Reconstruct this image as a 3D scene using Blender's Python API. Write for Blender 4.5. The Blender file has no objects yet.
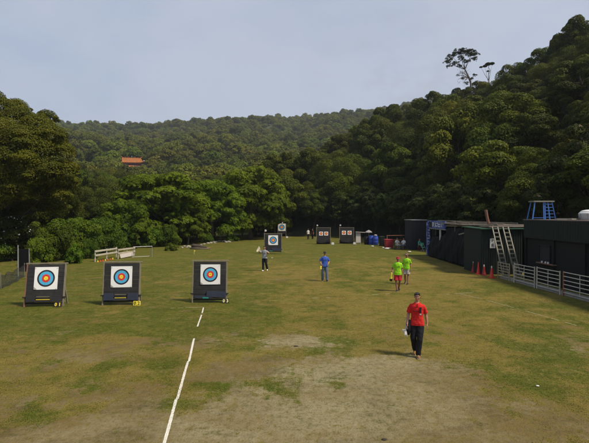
import bpy, math, random
import numpy as np
from mathutils import Vector, Matrix, Euler

random.seed(7)
RS = np.random.RandomState
R = math.radians
sc = bpy.context.scene
COL = sc.collection

# ------------------------------------------------------------------ camera geometry
F, CX, HZ, CH = 437.0, 294.5, 215.0, 3.9      # focal (px of the photo), centre, horizon row, height

def G(px, py):
    Y = F * CH / (py - HZ)
    return ((px - CX) * Y / F, Y)

def P(px, py, Y):
    return Vector(((px - CX) * Y / F, Y, CH + (HZ - py) * Y / F))

# ------------------------------------------------------------------ noise
def hash2(ix, iy, s):
    n = (ix * 374761393 + iy * 668265263 + s * 1442695041) & 0xffffffff
    n = ((n ^ (n >> 13)) * 1274126177) & 0xffffffff
    return ((n ^ (n >> 16)) & 0xffff) / 65535.0

def vnoise(x, y, s=0):
    x = np.asarray(x, float); y = np.asarray(y, float)
    ix = np.floor(x).astype(np.int64); iy = np.floor(y).astype(np.int64)
    fx = x - ix; fy = y - iy
    fx = fx * fx * (3 - 2 * fx); fy = fy * fy * (3 - 2 * fy)
    a = hash2(ix, iy, s); b = hash2(ix + 1, iy, s); c = hash2(ix, iy + 1, s); d = hash2(ix + 1, iy + 1, s)
    return (a * (1 - fx) + b * fx) * (1 - fy) + (c * (1 - fx) + d * fx) * fy

def fbm(x, y, o=4, s=0):
    t = 0; a = .5; m = 0
    for i in range(o):
        t = t + a * vnoise(x * 2 ** i + 17.3 * i, y * 2 ** i - 9.1 * i, s + i); m += a; a *= .55
    return t / m

def sstep(a, b, x):
    t = np.clip((x - a) / (b - a), 0, 1)
    return t * t * (3 - 2 * t)

# ------------------------------------------------------------------ object helpers
def tag(o, label=None, cat=None, group=None, kind=None):
    if label: o['label'] = label
    if cat: o['category'] = cat
    if group: o['group'] = group
    if kind: o['kind'] = kind
    return o

def empty(name, loc=(0, 0, 0), rz=0, label=None, cat=None, group=None):
    o = bpy.data.objects.new(name, None); COL.objects.link(o)
    o.location = loc; o.rotation_euler = (0, 0, rz); o.empty_display_size = .2
    return tag(o, label, cat, group)

def link(name, me, mat=None, parent=None):
    o = bpy.data.objects.new(name, me); COL.objects.link(o)
    if mat is not None and not me.materials: me.materials.append(mat)
    if parent is not None: o.parent = parent
    return o

def copy_tree(o, parent=None):
    c = o.copy(); COL.objects.link(c)
    if parent is not None: c.parent = parent
    for ch in list(o.children): copy_tree(ch, c)
    return c

def np_mesh(name, V, Fq, attrs=None, smooth=False):
    V = np.asarray(V, np.float32); Fq = np.asarray(Fq, np.int32)
    me = bpy.data.meshes.new(name)
    k = Fq.shape[1]
    me.vertices.add(len(V)); me.vertices.foreach_set('co', V.ravel())
    me.loops.add(Fq.size); me.loops.foreach_set('vertex_index', Fq.ravel())
    me.polygons.add(len(Fq)); me.polygons.foreach_set('loop_start', np.arange(0, Fq.size, k, dtype=np.int32))
    try: me.polygons.foreach_set('loop_total', np.full(len(Fq), k, np.int32))
    except Exception: pass
    if smooth: me.polygons.foreach_set('use_smooth', np.ones(len(Fq), bool))
    me.update(calc_edges=True)
    for n, (dom, arr) in (attrs or {}).items():
        a = me.attributes.new(n, 'FLOAT', dom); a.data.foreach_set('value', np.asarray(arr, np.float32).ravel())
    return me

class MB:
    def __init__(s): s.v = []; s.f = []
    def add(s, vs, fs):
        n = len(s.v); s.v += [tuple(v) for v in vs]; s.f += [tuple(i + n for i in f) for f in fs]; return s
    def box(s, c, d, rot=None, top=(1, 1)):
        hx, hy, hz = d[0] / 2, d[1] / 2, d[2] / 2
        vs = []
        for z, (tx, ty) in ((-hz, (1, 1)), (hz, top)):
            for x, y in ((-hx, -hy), (hx, -hy), (hx, hy), (-hx, hy)): vs.append(Vector((x * tx, y * ty, z)))
        if rot is not None:
            m = Euler(rot).to_matrix() if not isinstance(rot, Matrix) else rot
            vs = [m @ v for v in vs]
        c = Vector(c)
        return s.add([v + c for v in vs], [(3, 2, 1, 0), (4, 5, 6, 7), (0, 1, 5, 4), (1, 2, 6, 5), (2, 3, 7, 6), (3, 0, 4, 7)])
    def beam(s, p0, p1, w, h, up=(0, 0, 1)):
        p0 = Vector(p0); p1 = Vector(p1); d = (p1 - p0); L = d.length; d.normalize()
        u = Vector(up); r = d.cross(u)
        if r.length < 1e-3: r = d.cross(Vector((0, 1, 0)))
        r.normalize(); u = r.cross(d)
        vs = []
        for p in (p0, p1):
            for a, b in ((-1, -1), (1, -1), (1, 1), (-1, 1)): vs.append(p + r * a * w / 2 + u * b * h / 2)
        return s.add(vs, [(3, 2, 1, 0), (4, 5, 6, 7), (0, 1, 5, 4), (1, 2, 6, 5), (2, 3, 7, 6), (3, 0, 4, 7)])
    def tube(s, pts, rad, n=8, caps=True, sy=1.0):
        pts = [Vector(p) for p in pts]
        if not hasattr(rad, '__len__'): rad = [rad] * len(pts)
        vs = []; fs = []
        prev = None
        for i, p in enumerate(pts):
            d = (pts[min(i + 1, len(pts) - 1)] - pts[max(i - 1, 0)]).normalized()
            a = Vector((0, 0, 1)) if abs(d.z) < .95 else Vector((0, 1, 0))
            if prev is not None:
                x = (prev - d * prev.dot(d))
                if x.length > 1e-4: x.normalize()
                else: x = d.cross(a).normalized()
            else: x = d.cross(a).normalized()
            prev = x; y = d.cross(x)
            for k in range(n):
                t = 2 * math.pi * k / n
                vs.append(p + (x * math.cos(t) + y * math.sin(t) * sy) * rad[i])
        for i in range(len(pts) - 1):
            for k in range(n):
                a = i * n + k; b = i * n + (k + 1) % n
                fs.append((a, b, b + n, a + n))
        if caps:
            fs.append(tuple(range(n - 1, -1, -1))); fs.append(tuple(range((len(pts) - 1) * n, len(pts) * n)))
        return s.add(vs, fs)
    def loft(s, rings, n=20, caps=True, exp=1.0):
        """rings: (cx, cy, cz, rx, ry) stacked in z"""
        vs = []; fs = []
        for (cx, cy, cz, rx, ry) in rings:
            for k in range(n):
                t = 2 * math.pi * k / n
                c, q = math.cos(t), math.sin(t)
                c = math.copysign(abs(c) ** exp, c); q = math.copysign(abs(q) ** exp, q)
                vs.append((cx + rx * c, cy + ry * q, cz))
        for i in range(len(rings) - 1):
            for k in range(n):
                a = i * n + k; b = i * n + (k + 1) % n
                fs.append((a, b, b + n, a + n))
        if caps:
            fs.append(tuple(range(n - 1, -1, -1))); fs.append(tuple(range((len(rings) - 1) * n, len(rings) * n)))
        return s.add(vs, fs)
    def ball(s, c, r, nu=14, nv=9, rot=None):
        if not hasattr(r, '__len__'): r = (r, r, r)
        m = Euler(rot).to_matrix() if rot is not None else Matrix.Identity(3)
        c = Vector(c); vs = [c + m @ Vector((0, 0, -r[2]))]; fs = []
        for i in range(1, nv):
            ph = -math.pi / 2 + math.pi * i / nv
            for k in range(nu):
                t = 2 * math.pi * k / nu
                vs.append(c + m @ Vector((r[0] * math.cos(ph) * math.cos(t), r[1] * math.cos(ph) * math.sin(t), r[2] * math.sin(ph))))
        vs.append(c + m @ Vector((0, 0, r[2])))
        for k in range(nu): fs.append((0, 1 + (k + 1) % nu, 1 + k))
        for i in range(nv - 2):
            for k in range(nu):
                a = 1 + i * nu + k; b = 1 + i * nu + (k + 1) % nu
                fs.append((a, b, b + nu, a + nu))
        t = len(vs) - 1; o = 1 + (nv - 2) * nu
        for k in range(nu): fs.append((t, o + k, o + (k + 1) % nu))
        return s.add(vs, fs)
    def caps(s, p0, p1, r0, r1, n=12, sy=1.0):
        """tapered capsule"""
        p0 = Vector(p0); p1 = Vector(p1); d = (p1 - p0).normalized()
        pts = [p0 - d * r0 * .97, p0 - d * r0 * .75, p0 - d * r0 * .4, p0]; rad = [r0 * .2, r0 * .66, r0 * .92, r0]
        pts += [p1, p1 + d * r1 * .4, p1 + d * r1 * .75, p1 + d * r1 * .97]; rad += [r1, r1 * .92, r1 * .66, r1 * .2]
        return s.tube(pts, rad, n, True, sy)
    def disc(s, c, r, n=40, r0=0, m=None):
        """flat disc/ring in local xz plane, facing -y"""
        vs = []; fs = []
        for k in range(n):
            t = 2 * math.pi * k / n; vs.append((c[0] + r * math.cos(t), c[1], c[2] + r * math.sin(t)))
        fs = [tuple(range(n))]
        return s.add(vs, fs)
    def build(s, name, mat=None, parent=None, smooth=False, bevel=0):
        me = bpy.data.meshes.new(name); me.from_pydata(s.v, [], s.f); me.update()
        if smooth:
            for p in me.polygons: p.use_smooth = True
        o = link(name, me, mat, parent)
        if bevel:
            b = o.modifiers.new('bevel', 'BEVEL'); b.width = bevel; b.segments = 2; b.limit_method = 'ANGLE'
        return o

# ------------------------------------------------------------------ materials
def newmat(name):
    m = bpy.data.materials.new(name); m.use_nodes = True
    nt = m.node_tree; b = nt.nodes['Principled BSDF']
    return m, nt, b

def N(nt, t, **kw):
    n = nt.nodes.new(t)
    for k, v in kw.items(): setattr(n, k, v)
    return n

def mixrgb(nt, fac, a, b, mode='MIX'):
    n = N(nt, 'ShaderNodeMix', data_type='RGBA', blend_type=mode)
    for i, v in ((0, fac), (6, a), (7, b)):
        if isinstance(v, bpy.types.NodeSocket): nt.links.new(v, n.inputs[i])
        elif i == 0: n.inputs[0].default_value = v
        else: n.inputs[i].default_value = (*v, 1) if len(v) == 3 else v
    return n.outputs[2]

def ramp(nt, fac, stops):
    n = N(nt, 'ShaderNodeValToRGB'); e = n.color_ramp.elements
    e[0].position, e[1].position = stops[0][0], stops[-1][0]
    for k, (p, c) in enumerate(stops):
        if k not in (0, len(stops) - 1): e.new(p)
    for k, (p, c) in enumerate(stops):
        e[k].position = p; e[k].color = (c, c, c, 1) if not hasattr(c, '__len__') else (*c, 1)
    nt.links.new(fac, n.inputs[0]); return n.outputs[0]

def noise(nt, scale, detail=4, rough=.55, vec=None, out=0):
    n = N(nt, 'ShaderNodeTexNoise'); n.inputs['Scale'].default_value = scale
    n.inputs['Detail'].default_value = detail; n.inputs['Roughness'].default_value = rough
    if vec is not None: nt.links.new(vec, n.inputs['Vector'])
    return n.outputs[out]

def mapping(nt, scale=(1, 1, 1), src='Object'):
    tc = N(nt, 'ShaderNodeTexCoord'); mp = N(nt, 'ShaderNodeMapping')
    mp.inputs['Scale'].default_value = scale
    nt.links.new(tc.outputs[src], mp.inputs['Vector']); return mp.outputs[0]

def mat(name, col, rough=.7, metal=0, var=.18, scale=9, dirt=None, dirtamt=.35, bump=.0, spec=.3, stretch=(1, 1, 1)):
    """painted / plain surface with uneven tone, soft dirt and a fine bump"""
    m, nt, b = newmat(name)
    v = mapping(nt, stretch)
    f = noise(nt, scale, 5, .6, v)
    lo = tuple(c * (1 - var) for c in col); hi = tuple(min(1, c * (1 + var)) for c in col)
    c = mixrgb(nt, f, lo, hi)
    if dirt:
        g = ramp(nt, noise(nt, scale * .35, 6, .7, v), [(.45, 0), (.72, dirtamt)])
        c = mixrgb(nt, g, c, dirt)
    nt.links.new(c, b.inputs['Base Color'])
    b.inputs['Roughness'].default_value = rough; b.inputs['Metallic'].default_value = metal
    b.inputs['Specular IOR Level'].default_value = spec
    if bump:
        bp = N(nt, 'ShaderNodeBump'); bp.inputs['Strength'].default_value = bump; bp.inputs['Distance'].default_value = .02
        nt.links.new(noise(nt, scale * 4, 5, .6, v), bp.inputs['Height']); nt.links.new(bp.outputs[0], b.inputs['Normal'])
    return m

def leaf_mat(name, ca, cb, cc=None, ccamt=.0, trans=.25, objvar=.35):
    m, nt, b = newmat(name)
    at = N(nt, 'ShaderNodeAttribute', attribute_name='tone')
    oi = N(nt, 'ShaderNodeObjectInfo')
    c = mixrgb(nt, at.outputs['Fac'], ca, cb)
    hsv = N(nt, 'ShaderNodeHueSaturation')
    mr = N(nt, 'ShaderNodeMapRange'); mr.inputs[3].default_value = 1 - objvar; mr.inputs[4].default_value = 1 + objvar
    nt.links.new(oi.outputs['Random'], mr.inputs[0])
    mh = N(nt, 'ShaderNodeMath', operation='MULTIPLY'); mh.inputs[1].default_value = 7.31
    nt.links.new(oi.outputs['Random'], mh.inputs[0])
    fr = N(nt, 'ShaderNodeMath', operation='FRACT'); nt.links.new(mh.outputs[0], fr.inputs[0])
    hr = N(nt, 'ShaderNodeMapRange'); hr.inputs[3].default_value = .468; hr.inputs[4].default_value = .503
    nt.links.new(fr.outputs[0], hr.inputs[0]); nt.links.new(hr.outputs[0], hsv.inputs['Hue'])
    nt.links.new(mr.outputs[0], hsv.inputs['Value']); nt.links.new(c, hsv.inputs['Color'])
    c = hsv.outputs[0]
    if cc:
        f = ramp(nt, noise(nt, .9, 4, .6, mapping(nt)), [(.52, 0), (.7, ccamt)])
        c = mixrgb(nt, f, c, cc)
    nt.links.new(c, b.inputs['Base Color']); b.inputs['Roughness'].default_value = .62
    b.inputs['Specular IOR Level'].default_value = .12
    tr = N(nt, 'ShaderNodeBsdfTranslucent'); nt.links.new(c, tr.inputs['Color'])
    ms = N(nt, 'ShaderNodeMixShader'); ms.inputs[0].default_value = trans
    out = nt.nodes['Material Output']
    nt.links.new(b.outputs[0], ms.inputs[1]); nt.links.new(tr.outputs[0], ms.inputs[2]); nt.links.new(ms.outputs[0], out.inputs['Surface'])
    return m

M = {}
M['leaf_hill'] = leaf_mat('leaf_hill', (.015, .031, .002), (.080, .108, .005), (.10, .095, .006), .4)
M['leaf_hill_yellow'] = leaf_mat('leaf_hill_yellow', (.024, .042, .002), (.100, .118, .005), (.10, .092, .006), .4)
M['leaf_far'] = leaf_mat('leaf_far', (.036, .066, .005), (.108, .140, .010), None, .5, .2, .5)
nt = M['leaf_far'].node_tree; oi = N(nt, 'ShaderNodeObjectInfo')
hv = [n for n in nt.nodes if n.type == 'HUE_SAT'][0]
pf = ramp(nt, noise(nt, .022, 4, .6, oi.outputs['Location']), [(.47, 0), (.62, .75)])
tgt = [l.to_socket for l in nt.links if l.from_node == hv]
mx = mixrgb(nt, pf, hv.outputs[0], (.135, .125, .014))
for t_ in tgt: nt.links.new(mx, t_)
M['leaf_bright'] = leaf_mat('leaf_bright', (.040, .074, .002), (.130, .185, .008), None, 0, .3, .2)
M['leaf_olive'] = leaf_mat('leaf_olive', (.038, .050, .004), (.120, .124, .008), (.130, .098, .009), .4, .25, .12)
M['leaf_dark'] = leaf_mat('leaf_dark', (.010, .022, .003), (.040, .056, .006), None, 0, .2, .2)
M['leaf_tip'] = mat('leaf_tip', (.17, .11, .075), .7)
M['blossom'] = mat('blossom', (.55, .5, .5), .7)
M['leaf_shrub'] = leaf_mat('leaf_shrub', (.026, .060, .004), (.088, .150, .008), (.12, .135, .010), .5, .3, .25)
M['bark'] = mat('bark', (.050, .038, .027), .9, bump=.5, scale=6, stretch=(1, 1, .3))
M['bark_pale'] = mat('bark_pale', (.16, .13, .10), .9, bump=.5, scale=6, stretch=(1, 1, .3))
M['foam'] = mat('foam', (.022, .022, .024), .88, dirt=(.09, .08, .07), dirtamt=.35, scale=5, bump=.3)
M['foam_blue'] = mat('foam_blue', (.025, .032, .055), .85, dirt=(.08, .08, .09), dirtamt=.3, scale=6, bump=.3)
M['wood'] = mat('wood', (.20, .17, .12), .85, scale=5, stretch=(4, 4, .5), dirt=(.07, .06, .05), dirtamt=.6, bump=.3)
M['wood_red'] = mat('wood_red', (.20, .10, .065), .85, scale=5, stretch=(4, 4, .5), dirt=(.07, .06, .05), dirtamt=.6, bump=.3)
M['paper'] = mat('paper', (.78, .77, .76), .8, var=.04, scale=3, dirt=(.55, .52, .48), dirtamt=.25)
M['ring_black'] = mat('ring_black', (.02, .02, .025), .7)
M['ring_blue'] = mat('ring_blue', (.07, .38, .62), .7, var=.06)
M['ring_red'] = mat('ring_red', (.62, .035, .03), .7, var=.06)
M['ring_gold'] = mat('ring_gold', (.85, .62, .04), .7, var=.06)
M['ring_orange'] = mat('ring_orange', (.7, .16, .05), .7)
M['black'] = mat('black', (.018, .018, .018), .7)
M['yellow_plate'] = mat('yellow_plate', (.70, .58, .05), .7, dirt=(.35, .28, .08), dirtamt=.4)
M['digit_pale'] = mat('digit_pale', (.75, .70, .35), .7)
M['white_paint'] = mat('white_paint', (.46, .43, .35), .55, dirt=(.25, .2, .15), dirtamt=.55, scale=5)
M['rust'] = mat('rust', (.22, .09, .045), .85)
M['steel'] = mat('steel', (.42, .43, .42), .45, metal=.6, dirt=(.2, .15, .1), dirtamt=.4)
M['alu'] = mat('alu', (.235, .225, .19), .5, metal=.3, dirt=(.25, .2, .14), dirtamt=.5)
M['blue_steel'] = mat('blue_steel', (.06, .17, .50), .5, dirt=(.12, .12, .15), dirtamt=.4)
M['blue_plastic'] = mat('blue_plastic', (.03, .07, .36), .45)
M['red_plastic'] = mat('red_plastic', (.28, .02, .03), .5, dirt=(.1, .03, .03))
M['cone_orange'] = mat('cone_orange', (.55, .04, .02), .5, dirt=(.3, .08, .05), dirtamt=.4)
M['cone_dark'] = mat('cone_dark', (.28, .018, .018), .5, dirt=(.15, .05, .05), dirtamt=.4)
M['green_sheet'] = mat('green_sheet', (.007, .014, .010), .7, dirt=(.010, .010, .008), dirtamt=.5)
M['green_edge'] = mat('green_edge', (.015, .06, .03), .6, dirt=(.04, .05, .03), dirtamt=.4)
M['dark_panel'] = mat('dark_panel', (.008, .010, .016), .7, dirt=(.02, .02, .02), dirtamt=.35)
M['dark_wall'] = mat('dark_wall', (.005, .0045, .0045), .75, dirt=(.012, .010, .009), dirtamt=.4)
M['concrete'] = mat('concrete', (.26, .25, .22), .9, dirt=(.10, .09, .07), dirtamt=.6, bump=.3)
M['roof_sheet'] = mat('roof_sheet', (.15, .12, .10), .75, dirt=(.06, .05, .045), dirtamt=.7, scale=3)
M['soil'] = mat('soil', (.06, .045, .026), .95, scale=2, bump=.5)
M['rock'] = mat('rock', (.26, .24, .21), .9, scale=3, bump=.4)
M['tile_orange'] = mat('tile_orange', (.30, .10, .02), .7, dirt=(.13, .05, .02), dirtamt=.6, scale=1.6)
M['temple_red'] = mat('temple_red', (.30, .03, .025), .7)
M['temple_pale'] = mat('temple_pale', (.45, .40, .38), .8)
M['temple_blue'] = mat('temple_blue', (.09, .14, .24), .8)
M['tank'] = mat('tank', (.62, .62, .60), .4, var=.06)
M['skin'] = mat('skin', (.36, .185, .115), .55, var=.08)
M['skin_dark'] = mat('skin_dark', (.26, .12, .075), .55, var=.08)
M['hair'] = mat('hair', (.012, .010, .009), .5)
M['eye'] = mat('eye', (.02, .015, .012), .3)
M['lips'] = mat('lips', (.28, .09, .07), .5)
def cloth(n, c): M[n] = mat(n, c, .85, var=.14, scale=14, bump=.25, spec=.15)
for n, c in (('c_red', (.52, .022, .020)), ('c_black', (.014, .014, .017)), ('c_neon', (.25, .56, .02)), ('c_redshort', (.42, .022, .045)),
             ('c_beige', (.36, .32, .27)), ('c_blue', (.045, .10, .40)), ('c_jeans', (.10, .13, .18)), ('c_grey', (.24, .25, .27)),
             ('c_white', (.6, .58, .56)), ('c_cap', (.52, .03, .05)), ('c_maroon', (.09, .02, .02)), ('c_teal', (.03, .25, .2)),
             ('shoe_white', (.6, .6, .58)), ('shoe_dark', (.03, .028, .028)), ('shoe_brown', (.22, .12, .05)), ('sole', (.35, .3, .22)),
             ('c_capgrey', (.30, .16, .15)), ('tarp', (.007, .007, .008))): cloth(n, c)

def net_mat(name, col, scale, thr):
    m, nt, b = newmat(name)
    b.inputs['Base Color'].default_value = (*col, 1); b.inputs['Roughness'].default_value = .9
    v = mapping(nt)
    w = N(nt, 'ShaderNodeTexVoronoi', feature='DISTANCE_TO_EDGE'); w.inputs['Scale'].default_value = scale
    nt.links.new(v, w.inputs['Vector'])
    lt = N(nt, 'ShaderNodeMath', operation='LESS_THAN'); lt.inputs[1].default_value = thr
    nt.links.new(w.outputs[0], lt.inputs[0]); nt.links.new(lt.outputs[0], b.inputs['Alpha'])
    return m
M['net'] = net_mat('net', (.02, .022, .022), 26, .16)

# ------------------------------------------------------------------ terrain
U_N = [-.95, -.19, -.11, -.055, -.01, .035, .104, .173, .24, .31, .39, .516, .674, .93, 1.4]
Y0_N = [130, 130, 95, 80, 79, 79, 78, 76, 72, 64, 51, 39, 30, 22, 15]
YR_N = [150, 150, 135, 130, 140, 150, 150, 145, 135, 125, 112, 95, 85, 75, 60]
ZR_N = [0, 0, 0, 4.5, 13, 19, 22, 27, 29.5, 30, 27, 29, 34, 41, 45]
def px2u(p): return (p - CX) / F
U_F = [px2u(p) for p in (-400, -100, 0, 60, 120, 200, 290, 420, 600, 900)]
Y0_F = [50, 58, 64, 78, 98, 108, 118, 130, 140, 150]
U_S = [px2u(p) for p in (-400, -100, 0, 55, 120, 160, 200, 235, 270, 300, 330, 355, 380, 400, 415, 450, 520, 900)]
S_S = [.19, .20, .207, .212, .199, .204, .210, .214, .223, .222, .229, .228, .235, .246, .26, .27, .27, .27]
YRF = 780.0

def terrain(x, y):
    x = np.asarray(x, float); y = np.asarray(y, float)
    yy = np.maximum(y, 1.0)
    u = x / yy
    y0 = np.interp(u, U_N, Y0_N); yr = np.interp(u, U_N, YR_N); zr = np.interp(u, U_N, ZR_N)
    t = (yy - y0) / (yr - y0)
    zn = np.where(t < 1, zr * (np.clip(t, 0, 1) ** .85), zr * (1 - .3 * np.clip((t - 1) / 1.2, 0, 1)))
    zn = zn + (fbm(x / 22, yy / 22, 3, 5) - .5) * 4.5 * np.clip(t * 3, 0, 1) * (zr > 1)
    y1 = np.interp(u, U_F, Y0_F); s = np.interp(u, U_S, S_S)
    hr = (CH + s * YRF - 7) - 0
    t2 = (yy - y1) / (YRF - y1)
    zf = np.where(t2 < 1, hr * np.clip(t2, 0, 1) ** 1.06, hr * (1 - .5 * np.clip(t2 - 1, 0, 1)))
    amp = np.clip(t2 * 4, 0, 1) * np.clip((1.0 - t2) * 5, 0, 1)
    zf = zf + (fbm(x / 90, yy / 130, 3, 21) - .5) * 34 * amp
    zf = zf + (fbm(x / 40, yy / 60, 2, 31) - .5) * 4 * np.clip(t2 * 4, 0, 1)
    z = np.maximum(zn, zf)
    return np.where((t > 0) | (t2 > 0), z, 0) 

def tz(x, y): return float(terrain(np.array([x]), np.array([y]))[0])

# hills mesh in fan coordinates
us = np.linspace(-1.3, 1.35, 240)
ys = np.concatenate([np.linspace(14, 160, 110), np.geomspace(162, 1500, 110)])
UU, YY = np.meshgrid(us, ys)
XX = UU * YY
ZZ = terrain(XX, YY)
y0a = np.minimum(np.interp(UU, U_N, Y0_N), np.interp(UU, U_F, Y0_F))
ZZ = np.where(YY < y0a + 1.0, -.6, ZZ + .03)
V = np.stack([XX, YY, ZZ], -1).reshape(-1, 3)
nu_, ny_ = len(us), len(ys)
idx = (np.arange(ny_ - 1)[:, None] * nu_ + np.arange(nu_ - 1)[None, :]).ravel()
hills = link('hills', np_mesh('hills', V, np.stack([idx, idx + 1, idx + nu_ + 1, idx + nu_], -1), smooth=True))
m, nt, b = newmat('hill_ground')
nt.links.new(mixrgb(nt, noise(nt, .25, 6, .65, mapping(nt)), (.014, .020, .007), (.045, .05, .016)), b.inputs['Base Color'])
b.inputs['Roughness'].default_value = .95
hills.data.materials.append(m); tag(hills, kind='structure')

# ------------------------------------------------------------------ ground
def blob_list(lst):
    o = []
    for (px, py, rx, ry, a) in lst:
        x, y = G(px, py); o.append((x, y, rx * y / F, ry * y * y / (F * CH), a))
    return o
SAND = blob_list([(306, 344, 50, 9, .75), (345, 372, 60, 10, .5), (330, 400, 125, 30, .85), (300, 430, 160, 24, .8), (250, 436, 60, 14, .5),
                  (60, 425, 100, 18, .50), (20, 440, 70, 12, .7), (160, 400, 70, 12, .35), (185, 344, 45, 7, .45), (410, 365, 70, 10, .5), (455, 340, 40, 6, .2),
                  (430, 380, 60, 14, .5), (70, 352, 90, 10, .25), (240, 368, 50, 8, .5), (120, 390, 60, 10, .25), (560, 350, 35, 5, .35), (574, 328, 20, 2.5, .4), (500, 425, 120, 18, .42), (380, 440, 80, 14, .6)])
GREEN = blob_list([(60, 325, 110, 18, .6), (160, 320, 60, 14, .5), (230, 318, 60, 12, .5), (130, 256, 90, 10, .55), (215, 250, 90, 9, .55), (300, 243, 90, 7, .5),
                   (90, 285, 90, 12, .6), (260, 290, 60, 8, .35), (295, 385, 55, 9, .5), (330, 347, 60, 8, .25), (540, 390, 60, 16, .3), (560, 335, 60, 9, .35),
                   (500, 372, 70, 14, .35), (60, 378, 60, 9, .4), (120, 365, 90, 8, .3), (545, 308, 60, 5, .8), (480, 287, 50, 4, .5), (500, 345, 60, 8, .3), (185, 300, 60, 8, .5),
                   (390, 252, 50, 3.5, .5), (345, 247, 40, 3, .6), (45, 405, 80, 9, .35), (200, 385, 50, 8, .25)])
STRAW = blob_list([(300, 290, 120, 14, .5), (360, 300, 100, 16, .5), (420, 320, 110, 16, .6), (500, 305, 60, 9, .5), (340, 266, 90, 8, .5), (460, 270, 40, 8, .7),
                   (425, 280, 50, 12, .6), (100, 345, 120, 8, .4), (460, 355, 90, 12, .35), (180, 275, 40, 4, .3)])
def blobs(x, y, L):
    t = np.zeros_like(x)
    for (cx, cy, rx, ry, a) in L:
        t = t + a * np.exp(-(((x - cx) / rx) ** 2 + ((y - cy) / ry) ** 2) * .9)
    return t
def ground_fields(x, y):
    w = .7 * (fbm(x / 1.7, y / 1.7, 3, 41) - .5); wx = x + w * 1.6; wy = y + 1.6 * .7 * (fbm(x / 1.7, y / 1.7, 3, 47) - .5)
    n1 = fbm(x / 1.1, y / 1.3, 5, 3); n2 = fbm(x / 3.6, y / 4.5, 4, 9); n3 = fbm(x / .33, y / .4, 3, 77)
    near = sstep(17.5, 8.5, y); n4 = fbm(x / .16, y / .18, 2, 177)
    sand = .13 * near + blobs(wx, wy, SAND) * .78 - blobs(wx, wy, GREEN) * .38 * near + (n1 - .5) * 1.0 + (n2 - .5) * .5 + (n3 - .5) * .75 + (n4 - .5) * .35
    sand = np.clip(sstep(.16, .66, sand), 0, 1)
    straw = .24 + .42 * near + blobs(wx, wy, STRAW) * .8 - blobs(wx, wy, GREEN) * .85 + (n2 - .5) * 1.2 + (fbm(x / .8, y / .9, 4, 63) - .5) * 1.5 + (n3 - .5) * .5 + (fbm(x / 2.2, y / 5, 3, 163) - .5) * .7
    straw = np.clip(sstep(.05, .95, straw), 0, 1)
    return sand, straw

gx = np.unique(np.concatenate([np.linspace(-16, 22, 420), np.linspace(-60, 60, 160), np.array([-2500, -1500, -800, -400, -200, -120, -90, 90, 120, 200, 400, 800, 1500, 2500.])]))
gy = np.unique(np.concatenate([np.linspace(5, 22, 330), np.linspace(22, 90, 260), np.array([-800, -300, -100, -40, -15, -5, 0, 2.5, 100, 115, 140, 200, 400, 800, 1500, 2500.])]))
X2, Y2 = np.meshgrid(gx, gy)
sand, straw = ground_fields(X2, Y2)
PALE = blob_list([(306, 344, 60, 10, .9), (345, 372, 70, 12, .9), (330, 400, 120, 26, .9), (270, 432, 110, 22, .8), (60, 432, 80, 16, .5), (410, 362, 70, 9, .6), (560, 350, 40, 6, .4)])
pale = np.clip(blobs(X2, Y2, PALE) + (fbm(X2 / .9, Y2 / .9, 4, 303) - .5) * .8, 0, 1)
V = np.stack([X2, Y2, np.zeros_like(X2)], -1).reshape(-1, 3)
nx_, ny2 = len(gx), len(gy)
idx = (np.arange(ny2 - 1)[:, None] * nx_ + np.arange(nx_ - 1)[None, :]).ravel()
ground = link('ground', np_mesh('ground', V, np.stack([idx, idx + 1, idx + nx_ + 1, idx + nx_], -1),
                                {'sand': ('POINT', sand.ravel()), 'straw': ('POINT', straw.ravel()), 'pale': ('POINT', pale.ravel())}))
m, nt, b = newmat('field_ground')
v = mapping(nt)
asand = N(nt, 'ShaderNodeAttribute', attribute_name='sand').outputs['Fac']
astraw = N(nt, 'ShaderNodeAttribute', attribute_name='straw').outputs['Fac']
fine = noise(nt, 28, 5, .7, v); mid = noise(nt, 6, 5, .65, v)
def madd(a, k, b):
    n = N(nt, 'ShaderNodeMath', operation='MULTIPLY_ADD', use_clamp=True)
    nt.links.new(a, n.inputs[0]); n.inputs[1].default_value = k; nt.links.new(b, n.inputs[2]); return n.outputs[0]
def msub(a, k):
    n = N(nt, 'ShaderNodeMath', operation='SUBTRACT'); nt.links.new(a, n.inputs[0]); n.inputs[1].default_value = k; return n.outputs[0]
m15 = noise(nt, 1.6, 5, .7, v); m4 = noise(nt, .45, 5, .7, v); n14 = noise(nt, 13, 5, .7, v)
st = madd(msub(m15, .5), 2.0, madd(msub(m4, .5), 1.8, madd(msub(mid, .5), 1.6, madd(msub(fine, .5), 2.4, madd(msub(n14, .5), 2.0, astraw)))))
g1 = mixrgb(nt, mid, (.044, .062, .003), (.088, .102, .006))
g2 = mixrgb(nt, fine, (.125, .096, .013), (.235, .180, .042))
grass_c = mixrgb(nt, st, g1, g2)
big = noise(nt, .7, 4, .6, v)
s1 = mixrgb(nt, fine, (.105, .074, .028), (.175, .128, .055))
s2 = mixrgb(nt, mid, (.200, .166, .085), (.290, .252, .155))
apale = N(nt, 'ShaderNodeAttribute', attribute_name='pale').outputs['Fac']
speck = ramp(nt, noise(nt, 11, 6, .75, v), [(.53, 0), (.63, .55)])
sand_c = mixrgb(nt, madd(msub(big, .5), 1.2, madd(msub(mid, .5), .9, apale)), s1, s2)
sd = madd(msub(fine, .5), 2.2, madd(msub(n14, .5), 2.0, madd(msub(mid, .5), 2.6, madd(msub(m15, .5), 1.4, asand))))
sand_c = mixrgb(nt, speck, sand_c, (.070, .060, .018))
gcol = mixrgb(nt, sd, grass_c, sand_c)
sv = mapping(nt, (.8, 1.5, 1))
wear = mixrgb(nt, ramp(nt, noise(nt, 1.1, 8, .72, sv), [(.36, .72), (.50, 1.0), (.64, 1.0)]), (0, 0, 0), (1, 1, 1))
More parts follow.
